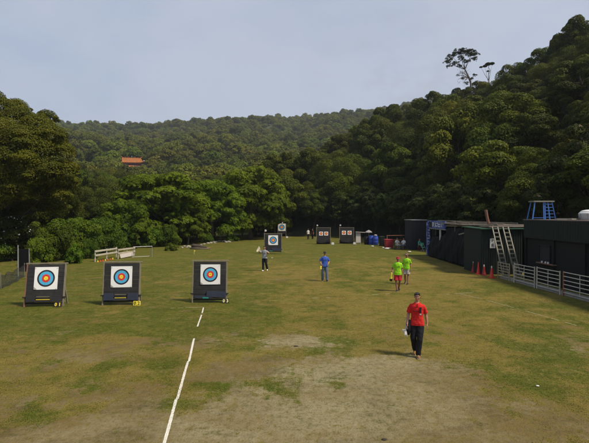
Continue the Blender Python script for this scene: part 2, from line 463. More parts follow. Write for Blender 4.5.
gcol = mixrgb(nt, 1.0, gcol, wear, 'MULTIPLY')
red = ramp(nt, noise(nt, .55, 7, .7, sv), [(.50, 0), (.66, .45)])
gcol = mixrgb(nt, red, gcol, (.135, .082, .024))
nt.links.new(gcol, b.inputs['Base Color'])
b.inputs['Roughness'].default_value = .95; b.inputs['Specular IOR Level'].default_value = .12
bp = N(nt, 'ShaderNodeBump'); bp.inputs['Strength'].default_value = .8; bp.inputs['Distance'].default_value = .07
nt.links.new(madd(fine, .5, mid), bp.inputs['Height']); nt.links.new(bp.outputs[0], b.inputs['Normal'])
ground.data.materials.append(m); tag(ground, kind='structure')

# grass tufts
def grass_mesh():
    rs = RS(5)
    n = 150000
    # more tufts where they can be seen individually
    yy = 6.8 + 26 * rs.rand(n) ** 1.7
    xx = (rs.rand(n) * 2 - 1) * (yy * .70 + .6)
    s_, t_ = ground_fields(xx, yy)
    keep = rs.rand(n) < np.clip(.95 - s_ * 1.1, .01, 1) * (.35 + .65 * np.clip(fbm(xx / .5, yy / .5, 3, 90) * 2 - .5, 0, 1))
    keep &= ~((xx > 12.7) & (yy > 17))
    xx, yy, t_ = xx[keep], yy[keep], t_[keep]; n = len(xx)
    k = 6
    bx = np.repeat(xx, k) + rs.randn(n * k) * .035; by = np.repeat(yy, k) + rs.randn(n * k) * .035
    h = (.004 + .009 * rs.rand(n * k)) * np.repeat(.7 + .8 * rs.rand(n), k)
    an = rs.rand(n * k) * 6.283; ln = h * (1.0 + 2.2 * rs.rand(n * k)); w = .004 + .005 * rs.rand(n * k)
    dx, dy = np.cos(an), np.sin(an)
    A = np.stack([bx - dy * w, by + dx * w, np.zeros_like(bx)], -1)
    B = np.stack([bx + dy * w, by - dx * w, np.zeros_like(bx)], -1)
    C = np.stack([bx + dx * ln, by + dy * ln, h], -1)
    V = np.stack([A, B, C], 1).reshape(-1, 3)
    Fq = np.arange(len(V)).reshape(-1, 3)
    tone = np.clip(np.repeat(t_, k) + rs.randn(n * k) * .22, 0, 1)
    return np_mesh('grass', V, Fq, {'tone': ('FACE', tone)})
gm, nt, b = newmat('grass_blade')
at = N(nt, 'ShaderNodeAttribute', attribute_name='tone')
nt.links.new(mixrgb(nt, at.outputs['Fac'], (.062, .082, .005), (.150, .116, .026)), b.inputs['Base Color'])
b.inputs['Roughness'].default_value = .7; b.inputs['Specular IOR Level'].default_value = .15
tag(link('grass', grass_mesh(), gm), 'short worn grass covering the archery field', 'grass', kind='stuff')

# worn chalk lines
def chalk(name, pts, w, cover, seed, matl):
    rs = random.Random(seed); mb = MB()
    for (a, b_) in zip(pts[:-1], pts[1:]):
        a = Vector((*G(*a), .005)); b_ = Vector((*G(*b_), .005)); d = b_ - a; L = d.length; d.normalize(); q = Vector((-d.y, d.x, 0))
        t = 0; last = None
        while t < L:
            st_ = .07 + rs.random() * .05
            on = vnoise(t * 1.1 + seed, seed * 3.3) * .7 + vnoise(t * 5.3 + seed, seed * 1.3) * .3 < cover
            wob = (vnoise(t * .5, seed) - .5) * w * .8
            hw = w / 2 * (.85 + .25 * rs.random()); hw2 = w / 2 * (.85 + .25 * rs.random())
            c = a + d * t + q * wob
            if on:
                e = a + d * min(L, t + st_ * 1.02) + q * wob
                mb.add([c - q * hw, e - q * hw2, e + q * hw, c + q * hw2], [(0, 1, 2, 3)])
            t += st_
    o = mb.build(name, matl); tag(o, kind='structure'); return o
m, nt, b = newmat('chalk')
v = mapping(nt); f = ramp(nt, noise(nt, 45, 4, .7, v), [(.30, 0), (.55, 1)])
nt.links.new(mixrgb(nt, f, (.20, .17, .09), (.64, .62, .56)), b.inputs['Base Color']); b.inputs['Roughness'].default_value = .95
M['chalk'] = m
m, nt, b = newmat('chalk_worn')
v = mapping(nt); f = ramp(nt, noise(nt, 18, 4, .7, v), [(.42, 0), (.75, 1)])
nt.links.new(mixrgb(nt, f, (.16, .14, .05), (.40, .36, .24)), b.inputs['Base Color']); b.inputs['Roughness'].default_value = .95
M['chalk_worn'] = m
chalk('field_line', [(162.5, 445), (176, 400), (188, 362), (194, 339)], .060, .80, 3, M['chalk'])
chalk('field_line', [(197.5, 327), (203, 308)], .05, .62, 5, M['chalk'])
chalk('field_line', [(455, 293), (482, 299), (520, 309.5), (578, 326)], .06, .60, 8, M['chalk_worn'])
chalk('field_line', [(437, 295), (473, 293)], .10, .5, 9, M['chalk_worn'])
chalk('field_line', [(262, 300), (330, 298), (390, 294)], .10, .42, 12, M['chalk_worn'])
chalk('field_line', [(170, 308.5), (204, 307.5)], .07, .55, 15, M['chalk_worn'])

# ------------------------------------------------------------------ foliage
def nrm(a): return a / np.maximum(np.linalg.norm(a, axis=-1, keepdims=True), 1e-6)

def leaf_cloud(lobes, n, size, rs, up=.35, aspect=.55, jit=.55, shell=.72):
    L = np.array([(*c, *r, t) for c, r, t in lobes])
    p = (L[:, 3] * L[:, 4]) ** 1.0; p = p / p.sum()
    k = rs.choice(len(L), n, p=p)
    d = nrm(rs.randn(n, 3)); lo = (d[:, 2] < -.25) & (rs.rand(n) < .75); d[lo, 2] *= -1
    rad = shell + (1.06 - shell) * rs.rand(n) ** .6
    pos = L[k, :3] + d * L[k, 3:6] * rad[:, None]
    nn = nrm(d * .9 + rs.randn(n, 3) * jit + np.array([0, 0, up]))
    t = nrm(np.cross(nn, rs.randn(n, 3))); bt = np.cross(nn, t)
    s = size * (.6 + .8 * rs.rand(n))[:, None]
    V = np.stack([pos - t * s, pos - bt * s * aspect + nn * s * .12, pos + t * s, pos + bt * s * aspect + nn * s * .12], 1).reshape(-1, 3)
    tone = np.clip(L[k, 6] + rs.randn(n) * .16, 0, 1)
    return V, tone

def rosette_cloud(lobes, n, size, rs, petals=5):
    """rosettes of long leaves on lobe shells: reads as big-leaved broadleaf trees"""
    L = np.array([(*c, *r, t) for c, r, t in lobes])
    p = L[:, 3] * L[:, 4]; p = p / p.sum()
    k = rs.choice(len(L), n, p=p)
    d = nrm(rs.randn(n, 3)); lo = (d[:, 2] < -.2) & (rs.rand(n) < .8); d[lo, 2] *= -1
    pos = L[k, :3] + d * L[k, 3:6] * (.75 + .3 * rs.rand(n))[:, None]
    nn = nrm(d + rs.randn(n, 3) * .28 + np.array([0, 0, .3]))
    t0 = nrm(np.cross(nn, rs.randn(n, 3))); b0 = np.cross(nn, t0)
    s = size * (.65 + .7 * rs.rand(n)); Vs = []; tn = []
    tone = np.clip(L[k, 6] + rs.randn(n) * .15, 0, 1)
    for j in range(petals):
        a = 6.283 * j / petals + rs.rand(n) * .8
        t = t0 * np.cos(a)[:, None] + b0 * np.sin(a)[:, None]
        t = nrm(t + nn * (.18 - .36 * rs.rand(n))[:, None]); q = np.cross(nn, t); ss = (s * (.7 + .5 * rs.rand(n)))[:, None]
        Vs.append(np.stack([pos, pos + t * ss * .55 - q * ss * .24 + nn * ss * .06, pos + t * ss - nn * ss * .12, pos + t * ss * .55 + q * ss * .24 + nn * ss * .06], 1)); tn.append(tone)
    return np.concatenate(Vs).reshape(-1, 3), np.concatenate(tn)

def leaf_mesh(name, V, tone, mt):
    me = np_mesh(name, V, np.arange(len(V)).reshape(-1, 4), {'tone': ('FACE', tone)})
    me.materials.append(mt); return me

def dome_lobes(rs, Rr, H, zc, nl, lr=(.24, .42), flat=.7, zmin=-.35, spread=.74):
    out = []
    for i in range(nl):
        f = (i + .5) / nl; z = zmin + (1 - zmin) * f; th = 2.399963 * i + rs.rand() * .9
        rr = math.sqrt(max(0, 1 - z * z)) if z > 0 else 1 - .12 * abs(z)
        wob = .82 + .34 * rs.rand()
        c = (Rr * spread * rr * math.cos(th) * wob, Rr * spread * rr * math.sin(th) * wob, zc + H * (.78 * z * (.85 + .3 * rs.rand())))
        r = Rr * (lr[0] + (lr[1] - lr[0]) * rs.rand())
        out.append((c, (r, r, r * flat * (.85 + .3 * rs.rand())), float(np.clip(.2 + .55 * rs.rand() + .12 * z, 0, 1))))
    return out

def trunk_mesh(name, rs, lobes, H, r0, zb=0, nlimb=7, fork=.45, lean=(0, 0), mt=None, wig=.25):
    mb = MB(); top = Vector((lean[0], lean[1], H))
    base = Vector((0, 0, zb - .3)); fk = Vector((lean[0] * fork, lean[1] * fork, zb + (H - zb) * fork))
    def path(a, b, ra, rb, n=5, w=wig, sides=7):
        pts = []; rad = []
        for i in range(n + 1):
            t = i / n; p = a.lerp(b, t)
            if 0 < i < n: p = p + Vector((rs.randn(), rs.randn(), rs.randn() * .4)) * w * (b - a).length * .12
            pts.append(p); rad.append(ra + (rb - ra) * t)
        if ra == r0: rad[0] = r0 * 1.5
        mb.tube(pts, rad, sides); return pts
    tp = path(base, fk, r0, r0 * .72)
    tp2 = path(fk, top, r0 * .72, r0 * .2)
    ids = rs.permutation(len(lobes))[:nlimb]
    for i in ids:
        c = Vector(lobes[i][0]); s = tp2[rs.randint(0, 3)] if rs.rand() < .6 else tp[rs.randint(3, 6)]
        mid_ = s.lerp(c, .5) + Vector((0, 0, -.06 * (c - s).length))
        pts = [s, s.lerp(mid_, .5), mid_, mid_.lerp(c, .55), c]
        r_ = r0 * (.28 + .2 * rs.rand())
        mb.tube(pts, [r_, r_ * .85, r_ * .65, r_ * .42, r_ * .15], 5)
    me = bpy.data.meshes.new(name); me.from_pydata(mb.v, [], mb.f); me.update()
    for p_ in me.polygons: p_.use_smooth = True
    me.materials.append(mt or M['bark']); return me

PROTO = {}
def proto(key, seed, Rr, H, zc, nl, n, leaf, mt, kind='leaf', lr=(.24, .42), flat=.7, zmin=-.35, r0=.2, core=True, bark=None, nlimb=7, up=.3, spread=.74, sub=5, jit=.36):
    rs = RS(seed)
    lb = dome_lobes(rs, Rr, H, zc, nl, lr, flat, zmin, spread)
    lobes = list(lb)
    for c, r, t in lb:
        for _ in range(sub):
            d = nrm(rs.randn(3)); d[2] = abs(d[2]) * .9 - .2; q = .34 + .16 * rs.rand()
            lobes.append(((c[0] + d[0] * r[0] * .92, c[1] + d[1] * r[1] * .92, c[2] + d[2] * r[2] * .92), (r[0] * q, r[0] * q, r[0] * q * .75), float(np.clip(t + rs.randn() * .16, 0, 1))))
    if core: lobes.append(((0, 0, zc), (Rr * .62, Rr * .62, H * .55), .25))
    if kind == 'leaf': V_, t_ = leaf_cloud(lobes, n, leaf, rs, up=up, jit=jit, aspect=.62, shell=.8)
    else: V_, t_ = rosette_cloud(lobes, n, leaf, rs)
    PROTO[key] = (leaf_mesh('crown', V_, t_, mt), trunk_mesh('trunk', rs, lb, zc + H * .6, r0, nlimb=nlimb, mt=bark), lb)

# hillside evergreens, unit: R 3.6 m, about 8 m tall
for i in range(8):
    proto(f'hill{i}', 100 + i, 3.4 + .3 * (i % 4), 2.9 + .35 * (i % 3), 4.6, (10, 15, 22, 12)[i % 4], 30000 if i != 6 else 17000, (.095, .085, .11, .075)[i % 4], M['leaf_hill' if i % 3 else 'leaf_hill_yellow'], lr=((.30, .5), (.24, .42), (.18, .34), (.26, .46))[i % 4], flat=(.72, .8, .66, .9)[i % 4], jit=(.34, .5, .42)[i % 3], zmin=-.5, core=(i != 6))
for i in range(4):
    proto(f'far{i}', 200 + i, 3.7, 3.0, 4.0, 9 + i, 3600, .26, M['leaf_far'], lr=(.34, .5), flat=.75, jit=.35)
for i in range(3):
    proto(f'bright{i}', 300 + i, 5.2, 4.4, 4.8, 46, 19000, .20, M['leaf_bright'], kind='ros', lr=(.16, .29), flat=.72, zmin=-.95, r0=.28, bark=M['bark_pale'], nlimb=10, spread=.80)
for i in range(2):
    proto(f'dark{i}', 340 + i, 4.0, 3.6, 4.6, 20, 5200, .26, M['leaf_dark'], kind='ros', lr=(.2, .34), flat=.75, zmin=-.6, r0=.2)
for i in range(3):
    proto(f'shrub{i}', 400 + i, 1.7, 1.25, 1.15, 16, 14000, .06, M['leaf_shrub'], lr=(.26, .42), flat=.75, zmin=-.7, r0=.06, nlimb=8)
for i in range(2):
    proto(f'bush{i}', 420 + i, 1.5, 1.1, 1.0, 14, 1500, .20, M['leaf_shrub'], kind='ros', lr=(.26, .42), flat=.75, zmin=-.7, r0=.05, nlimb=8)

def plant_tree(name, key, x, y, z, s, rz, sz=1, tilt=(0, 0)):
    cm, tm, _ = PROTO[key]
    e = empty(name, (x, y, z), rz)
    e.rotation_euler = (tilt[0], tilt[1], rz); e.scale = (s, s, s * sz)
    link('trunk', tm, None, e); link('crown', cm, None, e)
    return e

def pix(x, y, z): return CX + F * x / y, HZ - F * (z - CH) / y

# --- right slope trees
slope_trees = []
rs = RS(11)
pts = []
def far_enough(x, y, d):
    for (a, b_) in pts:
        if (a - x) ** 2 + (b_ - y) ** 2 < d * d: return False
    return True
tries = 0
while tries < 40000 and len(pts) < 225:
    tries += 1
    y = 24 + 138 * rs.rand(); u = -.16 + .92 * rs.rand(); x = u * y
    y0 = np.interp(u, U_N, Y0_N); yr = np.interp(u, U_N, YR_N); zr = np.interp(u, U_N, ZR_N)
    if y < y0 + 1 or y > yr + 6 or zr < 1.5: continue
    if x < 19.5 and y < 60: continue
    d = 4.3 + 2.2 * np.clip((y - 60) / 90, 0, 1)
    if not far_enough(x, y, d): continue
    pts.append((x, y))

def slope_place(px, py, frac):
    if px < 330: w = 'behind the far small target'
    elif px < 372: w = 'above the paired-face butts'
    elif px < 425: w = 'above the blue barrels'
    elif px < 480: w = 'under the lone ridge tree'
    elif px < 530: w = 'above the leaning ladders'
    else: w = 'above the blue roof stand'
    if frac < .12: h = 'at the foot of the dark slope'
    elif frac < .4: h = 'low on the dark slope'
    elif frac < .7: h = 'halfway up the dark slope'
    elif frac < .92: h = 'high on the dark slope'
    else: h = 'on the crest of the dark slope'
    return h + ' ' + w

def labelled_tree(e, label, cat, group):
    tag(e, label, cat, group); return e

KINDS = ['domed dark evergreen', 'broad dark evergreen', 'clumpy evergreen', 'spreading yellowish evergreen', 'rounded evergreen', 'bushy dark evergreen', 'open loose-crowned yellowish evergreen', 'tall dark evergreen']
used = {}
for i, (x, y) in enumerate(sorted(pts, key=lambda p: p[1])):
    u = x / y; y0 = np.interp(u, U_N, Y0_N); yr = np.interp(u, U_N, YR_N)
    fr = (y - y0) / (yr - y0)
    z = tz(x, y) - .2; k = rs.randint(0, 8)
    s = (.64 + .78 * rs.rand()) * (1 + .15 * np.clip((y - 80) / 60, 0, 1))
    zs = .78 + .62 * rs.rand()
    if fr > .7 or u > .5: s = min(s, 1.0) * .9; zs = min(zs, 1.0)
    e = plant_tree('evergreen_tree', f'hill{k}', x, y, z, s, rs.rand() * 6.28, zs, ((rs.rand() - .5) * .28, (rs.rand() - .5) * .28))
    p_ = pix(x, y, z + 5)
    tag(e, f'{KINDS[k]} {slope_place(p_[0], p_[1], fr)}'[:200], 'tree', 'evergreens covering the dark slope behind the sheds')
near_n = len(pts)

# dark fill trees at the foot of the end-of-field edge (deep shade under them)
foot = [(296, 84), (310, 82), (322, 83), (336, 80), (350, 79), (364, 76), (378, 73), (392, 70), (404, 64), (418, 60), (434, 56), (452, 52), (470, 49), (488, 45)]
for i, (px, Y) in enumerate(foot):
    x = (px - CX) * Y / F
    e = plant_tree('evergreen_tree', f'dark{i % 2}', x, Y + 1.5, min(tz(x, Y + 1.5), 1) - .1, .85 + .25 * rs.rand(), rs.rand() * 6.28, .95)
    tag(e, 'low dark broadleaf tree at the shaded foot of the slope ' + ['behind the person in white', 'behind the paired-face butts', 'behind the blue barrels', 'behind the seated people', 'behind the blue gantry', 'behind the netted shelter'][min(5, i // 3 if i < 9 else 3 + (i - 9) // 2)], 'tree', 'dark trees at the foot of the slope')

# --- big-leaved bright trees on the left of the field end
def bigtree(px, ptop, Y, wpx, key, label, rz, name='broadleaf_tree', R0=5.2, H0=9.0, zb=-.1, gp='bright broadleaf trees at the end of the field', dz=1.0):
    x = (px - CX) * Y / F; ht = CH + (HZ - ptop) * Y / F; s = (wpx / 2) * Y / F / (R0 * 1.02)
    e = plant_tree(name, key, x, Y, zb, s, rz, ht / (H0 * s))
    e.location.z = zb
    tag(e, label, 'tree', gp); return e
bigtree(163, 171, 60, 100, 'bright0', 'large bright green tree left of the stone heap', 1.0)
bigtree(212, 178, 66, 66, 'bright1', 'mid-sized bright green tree between the two largest bright crowns', 2.2)
bigtree(250, 168, 72, 82, 'bright2', 'large domed bright green tree behind the single-face far butt', 4.0)
bigtree(126, 198, 52, 50, 'bright1', 'bright green tree behind the wire goal frame', 5.1)
bigtree(275, 196, 80, 36, 'bright0', 'smaller bright green tree directly behind the smallest target', 3.3)
bigtree(188, 205, 58, 40, 'bright2', 'low bright green tree overhanging the fallen log', .3)

# mid-left row, darker rising ground
mid_l = [(60, 200, 58, 46, 'hill1'), (92, 186, 64, 44, 'hill3'), (110, 178, 78, 40, 'hill0'), (75, 172, 84, 44, 'hill2'), (40, 205, 50, 44, 'hill4'),
         (135, 176, 88, 36, 'hill5'), (10, 215, 46, 40, 'hill0'), (100, 208, 54, 36, 'hill2'), (2, 158, 50, 56, 'hill1'), (34, 172, 48, 46, 'hill7'), (-22, 150, 46, 50, 'hill2'), (68, 178, 50, 30, 'hill4')]
for i, (px, pt, Y, w, k) in enumerate(mid_l):
    e = bigtree(px, pt, Y, w, k, ['domed olive tree under the big overhanging tree', 'rounded green tree just right of the big overhanging tree', 'green tree between the overhanging tree and the bright broadleafs',
        'green tree below the temple hillside and right of the big tree', 'shaded tree under the left boughs', 'domed tree behind the bright crown below the temple', 'shaded tree behind the blossoming bush', 'green tree behind the white railings', 'domed tree filling the gap behind the leaning trunk', 'shaded tree behind the lower boughs', 'tree behind the trunk of the big tree at the picture edge', 'rounded tree under the outermost bough'][i],
        i * 1.3, R0=3.8, H0=7.6, gp='trees behind the left shrubs', name='evergreen_tree')

# --- big olive tree at left
def make_overhang():
    rs = RS(77); lobes = []
    Y = 38.0
    spec = [(4, 176, 9, -3), (16, 190, 8, -3), (-4, 196, 10, -3), (30, 176, 8, -3), (8, 158, 9, -3.5), (26, 160, 8, -3.5), (2, 112, 12, 1), (-18, 120, 14, 1), (20, 120, 11, 0), (38, 128, 11, -1), (52, 137, 10, -1.5), (60, 152, 10, -1), (66, 170, 9, -.5), (55, 182, 9, 0), (40, 150, 12, -2),
            (22, 142, 13, -2.5), (5, 134, 13, -2), (-14, 140, 14, -2), (44, 170, 11, -2), (25, 180, 9, -2.2), (60, 196, 8, 0), (38, 192, 9, .5), (8, 205, 10, 1), (-12, 170, 14, 2), (12, 165, 9, 3),
            (30, 205, 8, 2), (-6, 100, 9, 2), (-30, 150, 14, 0), (-34, 180, 14, 1), (-4, 190, 9, 2.5), (70, 182, 7, 1.5), (48, 206, 8, 2), (48, 118, 7, 1), (18, 108, 8, 2), (-20, 200, 13, 2), (10, 186, 11, 1.5), (26, 195, 10, 3), (44, 182, 9, 2.5), (64, 186, 8, 2), (-4, 215, 11, 2), (56, 208, 9, 3), (20, 212, 9, 3)]
    for (px, py, r, dy) in spec:
        p = P(px, py, Y + dy); rr = r * Y / F * 1.42
        lobes.append(((p.x, p.y, p.z), (rr, rr, rr * .85), .25 + .6 * rs.rand()))
    bx, by = (-6 - CX) * Y / F, Y
    lobes = [((c[0] - bx, c[1] - by, c[2]), r, t) for c, r, t in lobes]
    # small sub-clumps for an uneven outline
    sub = []
    for c, r, t in lobes:
        for _ in range(7):
            d = nrm(rs.randn(3)); d[2] = abs(d[2]) * .8 - .15
            sub.append(((c[0] + d[0] * r[0] * .95, c[1] + d[1] * r[1] * .95, c[2] + d[2] * r[2] * .95), (r[0] * .36, r[0] * .36, r[0] * .22), float(np.clip(t + rs.randn() * .2, 0, 1))))
    V_, t_ = leaf_cloud(lobes + sub, 230000, .068, rs, up=.3, aspect=.55, jit=.42)
    e = empty('overhanging_tree', (bx, by, -.05), 0, 'big olive-green tree with spreading boughs rising over the left shrubs', 'tree')
    tm = trunk_mesh('trunk', rs, lobes, 9.5, .34, nlimb=22, mt=M['bark'], fork=.38)
    link('trunk', tm, None, e); link('crown', leaf_mesh('crown', V_, t_, M['leaf_olive']), None, e)
make_overhang()

# --- lone tree on the ridge
def make_lone():
    rs = RS(31); Y = 108.0; lobes = []
    spec = [(447, 62, 4.2), (452, 57, 4.4), (457, 54, 4.6), (463, 52.5, 4.4), (469, 52, 4.6), (474, 55, 4), (473, 60, 3), (461, 59, 3.6), (466, 62, 3.2), (455, 64, 3), (449, 67, 2.6), (469, 57, 4), (459, 67, 2.2)]
    for (px, py, r) in spec:
        p = P(px, py, Y + rs.randn() * .8); rr = r * Y / F
        lobes.append(((p.x, p.y, p.z), (rr, rr, rr * .62), .2 + .4 * rs.rand()))
    for (px, py, r) in [(462, 79, 1.6), (457, 76, 1.2), (470, 80, 2.2), (474, 76, 2.0), (466, 84, 2.0)]:
        p = P(px, py, Y); rr = r * Y / F; lobes.append(((p.x, p.y, p.z), (rr, rr, rr * .8), .6))
    bp_ = P(471, 90, Y); zb = tz(bp_.x, Y)
    L = [((c[0] - bp_.x, c[1] - Y, c[2] - zb), r, t) for c, r, t in lobes]
    sub = []
    for c, r, t in L:
        for _ in range(6):
            d = nrm(rs.randn(3)); d[2] = d[2] * .8 + .1
            sub.append(((c[0] + d[0] * r[0], c[1] + d[1] * r[1], c[2] + d[2] * r[2]), (r[0] * .42, r[0] * .42, r[0] * .30), float(np.clip(t + rs.randn() * .2, 0, 1))))
    L = [(c, tuple(q * .62 for q in r), t) for c, r, t in L] + sub + [((c[0] + (rs.rand() * 2 - 1) * r[0] * 1.1, c[1] + (rs.rand() * 2 - 1) * r[1] * 1.1, c[2] + (rs.rand() * 2 - 1) * r[2] * .9), (r[0] * .22, r[0] * .22, r[0] * .15), t) for c, r, t in L for _ in range(8)]
    V_, t_ = leaf_cloud(L, 21000, .075, rs, up=.2, shell=.3, jit=.8)
    e = empty('lone_tree', (bp_.x, Y, zb), 0, 'tall lone tree with bare leaning trunk and cloud-like crown standing out against the sky', 'tree')
    mb = MB()
    q = lambda px, py, dy=0: P(px, py, Y + dy) - Vector((bp_.x, Y, zb))
    b0 = Vector((0, 0, -.5)); f1 = q(468, 78); f2 = q(464, 70)
    mb.tube([b0, q(470, 84), f1, q(466, 74), f2], [.30, .24, .20, .17, .14], 8)
    for tgt, dy in (((457, 62), .5), ((452, 58), -.4), ((463, 55), .3), ((470, 56), -.5), ((448, 63), .3), ((466, 63), 0), ((460, 57), -.3)):
        e1 = q(*tgt, dy); mb.tube([f2, f2.lerp(e1, .5) + Vector((0, 0, -.25)), e1], [.11, .07, .03], 5)
    for tgt in ((455, 76), (457, 80), (459, 72), (462, 84)):
        e1 = q(*tgt); mb.tube([f1, f1.lerp(e1, .5) + Vector((0, 0, .2)), e1], [.10, .07, .03], 5)
    # fine twigs
    for _ in range(110):
        a = f1.lerp(f2, rs.rand()) + Vector((rs.randn() * .6 - .8, rs.randn() * .4, rs.randn() * .8 - .3))
        d = Vector((rs.randn(), rs.randn(), rs.randn() - .3)).normalized() * (.5 + rs.rand() * .7)
        mb.tube([a, a + d], [.03, .012], 4)
    mb.build('trunk', M['bark_pale'], e, True)
    link('crown', leaf_mesh('crown', V_, t_, M['leaf_dark']), None, e)
    # its smaller companion
    rs = RS(33); lobes = []
    for (px, py, r) in [(484, 67, 2.0), (487, 65, 2.6), (491, 64.5, 2.2), (480, 68, 1.4), (487, 72, 1.2)]:
        p = P(px, py, Y); rr = r * Y / F; lobes.append(((p.x, p.y, p.z), (rr, rr, rr * .55), .3 + .3 * rs.rand()))
    bp_ = P(488, 88, Y); zb = tz(bp_.x, Y); L = [((c[0] - bp_.x, c[1] - Y, c[2] - zb), r, t) for c, r, t in lobes]
    V_, t_ = leaf_cloud(L, 3000, .11, rs)
    e = empty('flat_topped_tree', (bp_.x, Y, zb), 0, 'small flat-topped tree just beside the tall lone tree on the ridge', 'tree')
    link('trunk', trunk_mesh('trunk', rs, L, L[1][0][2], .16, nlimb=4, mt=M['bark_pale'], fork=.7), None, e)
    link('crown', leaf_mesh('crown', V_, t_, M['leaf_dark']), None, e)
make_lone()

for px, k, s_, lab in ((461, 'hill1', .95, 'small tree hugging the foot of the tall lone tree, downhill side'), (475, 'hill6', 1.0, 'small loose tree between the lone tree and its flat-topped neighbour'), (486, 'hill3', .9, 'small tree at the foot of the flat-topped tree')):
    x = (px - CX) * 109 / F; tag(plant_tree('crest_tree', k, x, 109, tz(x, 109) - .3, s_, px, 1.25), lab, 'tree')
# crown-topping trees at the upper right edge
for (px, pt, Y, w, k, lab) in [(574, 22, 80, 40, 'hill2', 'umbrella-shaped dark tree at the very top of the slope, its upper corner'), (556, 36, 84, 24, 'hill4', 'small flat dark tree just below the topmost umbrella-shaped tree'),
                          (540, 50, 88, 40, 'hill1', 'broad dark tree on the crest left of the umbrella-shaped tree'), (512, 66, 92, 34, 'hill5', 'domed dark tree on the crest right of the flat-topped tree')]:
    x = (px - CX) * Y / F; z = tz(x, Y); ht = CH + (HZ - pt) * Y / F - z; s = (w / 2) * Y / F / 3.8
    e = plant_tree('crest_tree', k, x, Y, z - .2, s, px, max(.6, ht / (7.6 * s))); tag(e, lab, 'tree')

# large-leaved tree with pinkish tips behind the dark building
def make_tips():
    Y = 34.0; rs = RS(51); lobes = []
    spec = [(560, 165, 13), (578, 150, 14), (592, 140, 15), (548, 185, 13), (566, 190, 15), (585, 175, 16), (540, 200, 10), (556, 206, 12), (580, 205, 14), (600, 190, 15), (530, 196, 8), (574, 132, 10), (600, 160, 14), (605, 130, 13), (590, 120, 9), (600, 210, 12), (545, 168, 9)]
    bx = (582 - CX) * Y / F
    for (px, py, r) in spec:
        dy = rs.randn() * .8; p = P(px, py, Y + dy); rr = r * Y / F * .85
        lobes.append(((p.x - bx, p.y - Y, p.z), (rr, rr, rr * .8), .2 + .6 * rs.rand()))
    V_, t_ = rosette_cloud(lobes, 5200, .20, rs)
    zb = tz(bx, Y)
    e = empty('large_leaved_tree', (bx, Y, 0), 0, 'large-leaved dark tree with pinkish leaf tips behind the black building', 'tree')
    link('trunk', trunk_mesh('trunk', rs, lobes, 7.5, .2, nlimb=12, zb=min(0, zb)), None, e)
    c = link('crown', leaf_mesh('crown', V_, t_, M['leaf_dark']), None, e)
    V2, t2 = rosette_cloud([(c_, tuple(q * 1.06 for q in r), t) for c_, r, t in lobes], 260, .13, rs, 4)
    link('leaf_tips', leaf_mesh('leaf_tips', V2, t2, M['leaf_tip']), None, c)
make_tips()

# --- shrubs along the left edge
shr = [(48, 262, 224, 34, 'shrub0', 'shrub behind the leftmost target butt, clipped low'), (75, 258, 220, 36, 'shrub1', 'bushy shrub left of the white railings'), (98, 254, 219, 30, 'shrub2', 'dense shrub just behind the white railings'),
       (118, 250, 222, 26, 'bush0', 'leafy bush behind the pale bench rails'), (60, 254, 218, 40, 'shrub2', 'tall shrub behind the front shrub row'), (33, 266, 234, 24, 'bush1', 'leafy bush beside the dark panel post'),
       (148, 247.5, 226, 24, 'bush1', 'leafy bush inside the wire goal frame'), (165, 247, 224, 20, 'shrub0', 'small round shrub right of the wire goal frame'), (70, 264, 242, 16, 'bush0', 'low leafy bush at the grass edge behind the butt'),
       (86, 259, 240, 16, 'shrub0', 'small low shrub left of the first white railing'), (20, 255, 222, 30, 'shrub1', 'shrub growing behind the net fence post'), (178, 244, 228, 18, 'bush0', 'leafy bush left of the fallen log'),
       (-8, 262, 226, 40, 'shrub2', 'shrub at the back of the net fence'), (170, 251, 242, 12, 'bush1', 'tiny leafy bush at the grass edge near the log'), (230, 241.5, 234, 14, 'bush0', 'low bush behind the stone heap'), (205, 243, 233, 12, 'shrub1', 'low round shrub behind the stone heap')]
for i, (px, pb, pt, w, k, lab) in enumerate(shr):
    x, Y = G(px, pb); ht = (pb - pt) * Y / F + .45; s = 1.22 * (w / 2) * Y / F / (1.75 if 'shrub' in k else 1.6)
    e = plant_tree('shrub', k, x, Y + s * 1.2, -.5, s, i * 1.7, max(.5, ht / (2.35 * s)))
    tag(e, lab, 'shrub', 'shrubs along the left edge of the field')
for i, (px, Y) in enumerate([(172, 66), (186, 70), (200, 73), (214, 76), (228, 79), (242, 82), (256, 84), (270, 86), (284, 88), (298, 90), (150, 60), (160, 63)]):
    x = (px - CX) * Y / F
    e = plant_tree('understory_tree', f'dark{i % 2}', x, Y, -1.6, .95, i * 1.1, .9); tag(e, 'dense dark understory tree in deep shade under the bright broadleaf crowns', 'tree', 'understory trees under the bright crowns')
# blossoming bush
rs2 = RS(61); Y = 37.0; lobes = []
for (px, py, r) in [(4, 226, 12), (18, 224, 9), (30, 232, 8), (38, 240, 6), (12, 236, 12), (-6, 240, 14), (26, 244, 8), (0, 214, 7), (-14, 225, 12), (8, 250, 8)]:
    p = P(px, py, Y + rs2.randn() * .4); rr = r * Y / F; lobes.append(((p.x + 24, p.y - Y, p.z), (rr, rr, rr * .8), .2 + .5 * rs2.rand()))
e = empty('blossoming_bush', (-24, Y, 0), 0, 'dark bush dotted with small pale blossoms above the net fence', 'bush')
V_, t_ = leaf_cloud(lobes, 24000, .085, rs2)
link('stem', trunk_mesh('stem', rs2, lobes, 3.0, .1, nlimb=8), None, e)
c = link('foliage', leaf_mesh('foliage', V_, t_, M['leaf_dark']), None, e)
V_, t_ = leaf_cloud([(c_, tuple(q * 1.05 for q in r), t) for c_, r, t in lobes], 170, .055, rs2, aspect=.9, shell=.95)
link('blossoms', leaf_mesh('blossoms', V_, t_, M['blossom']), None, c)

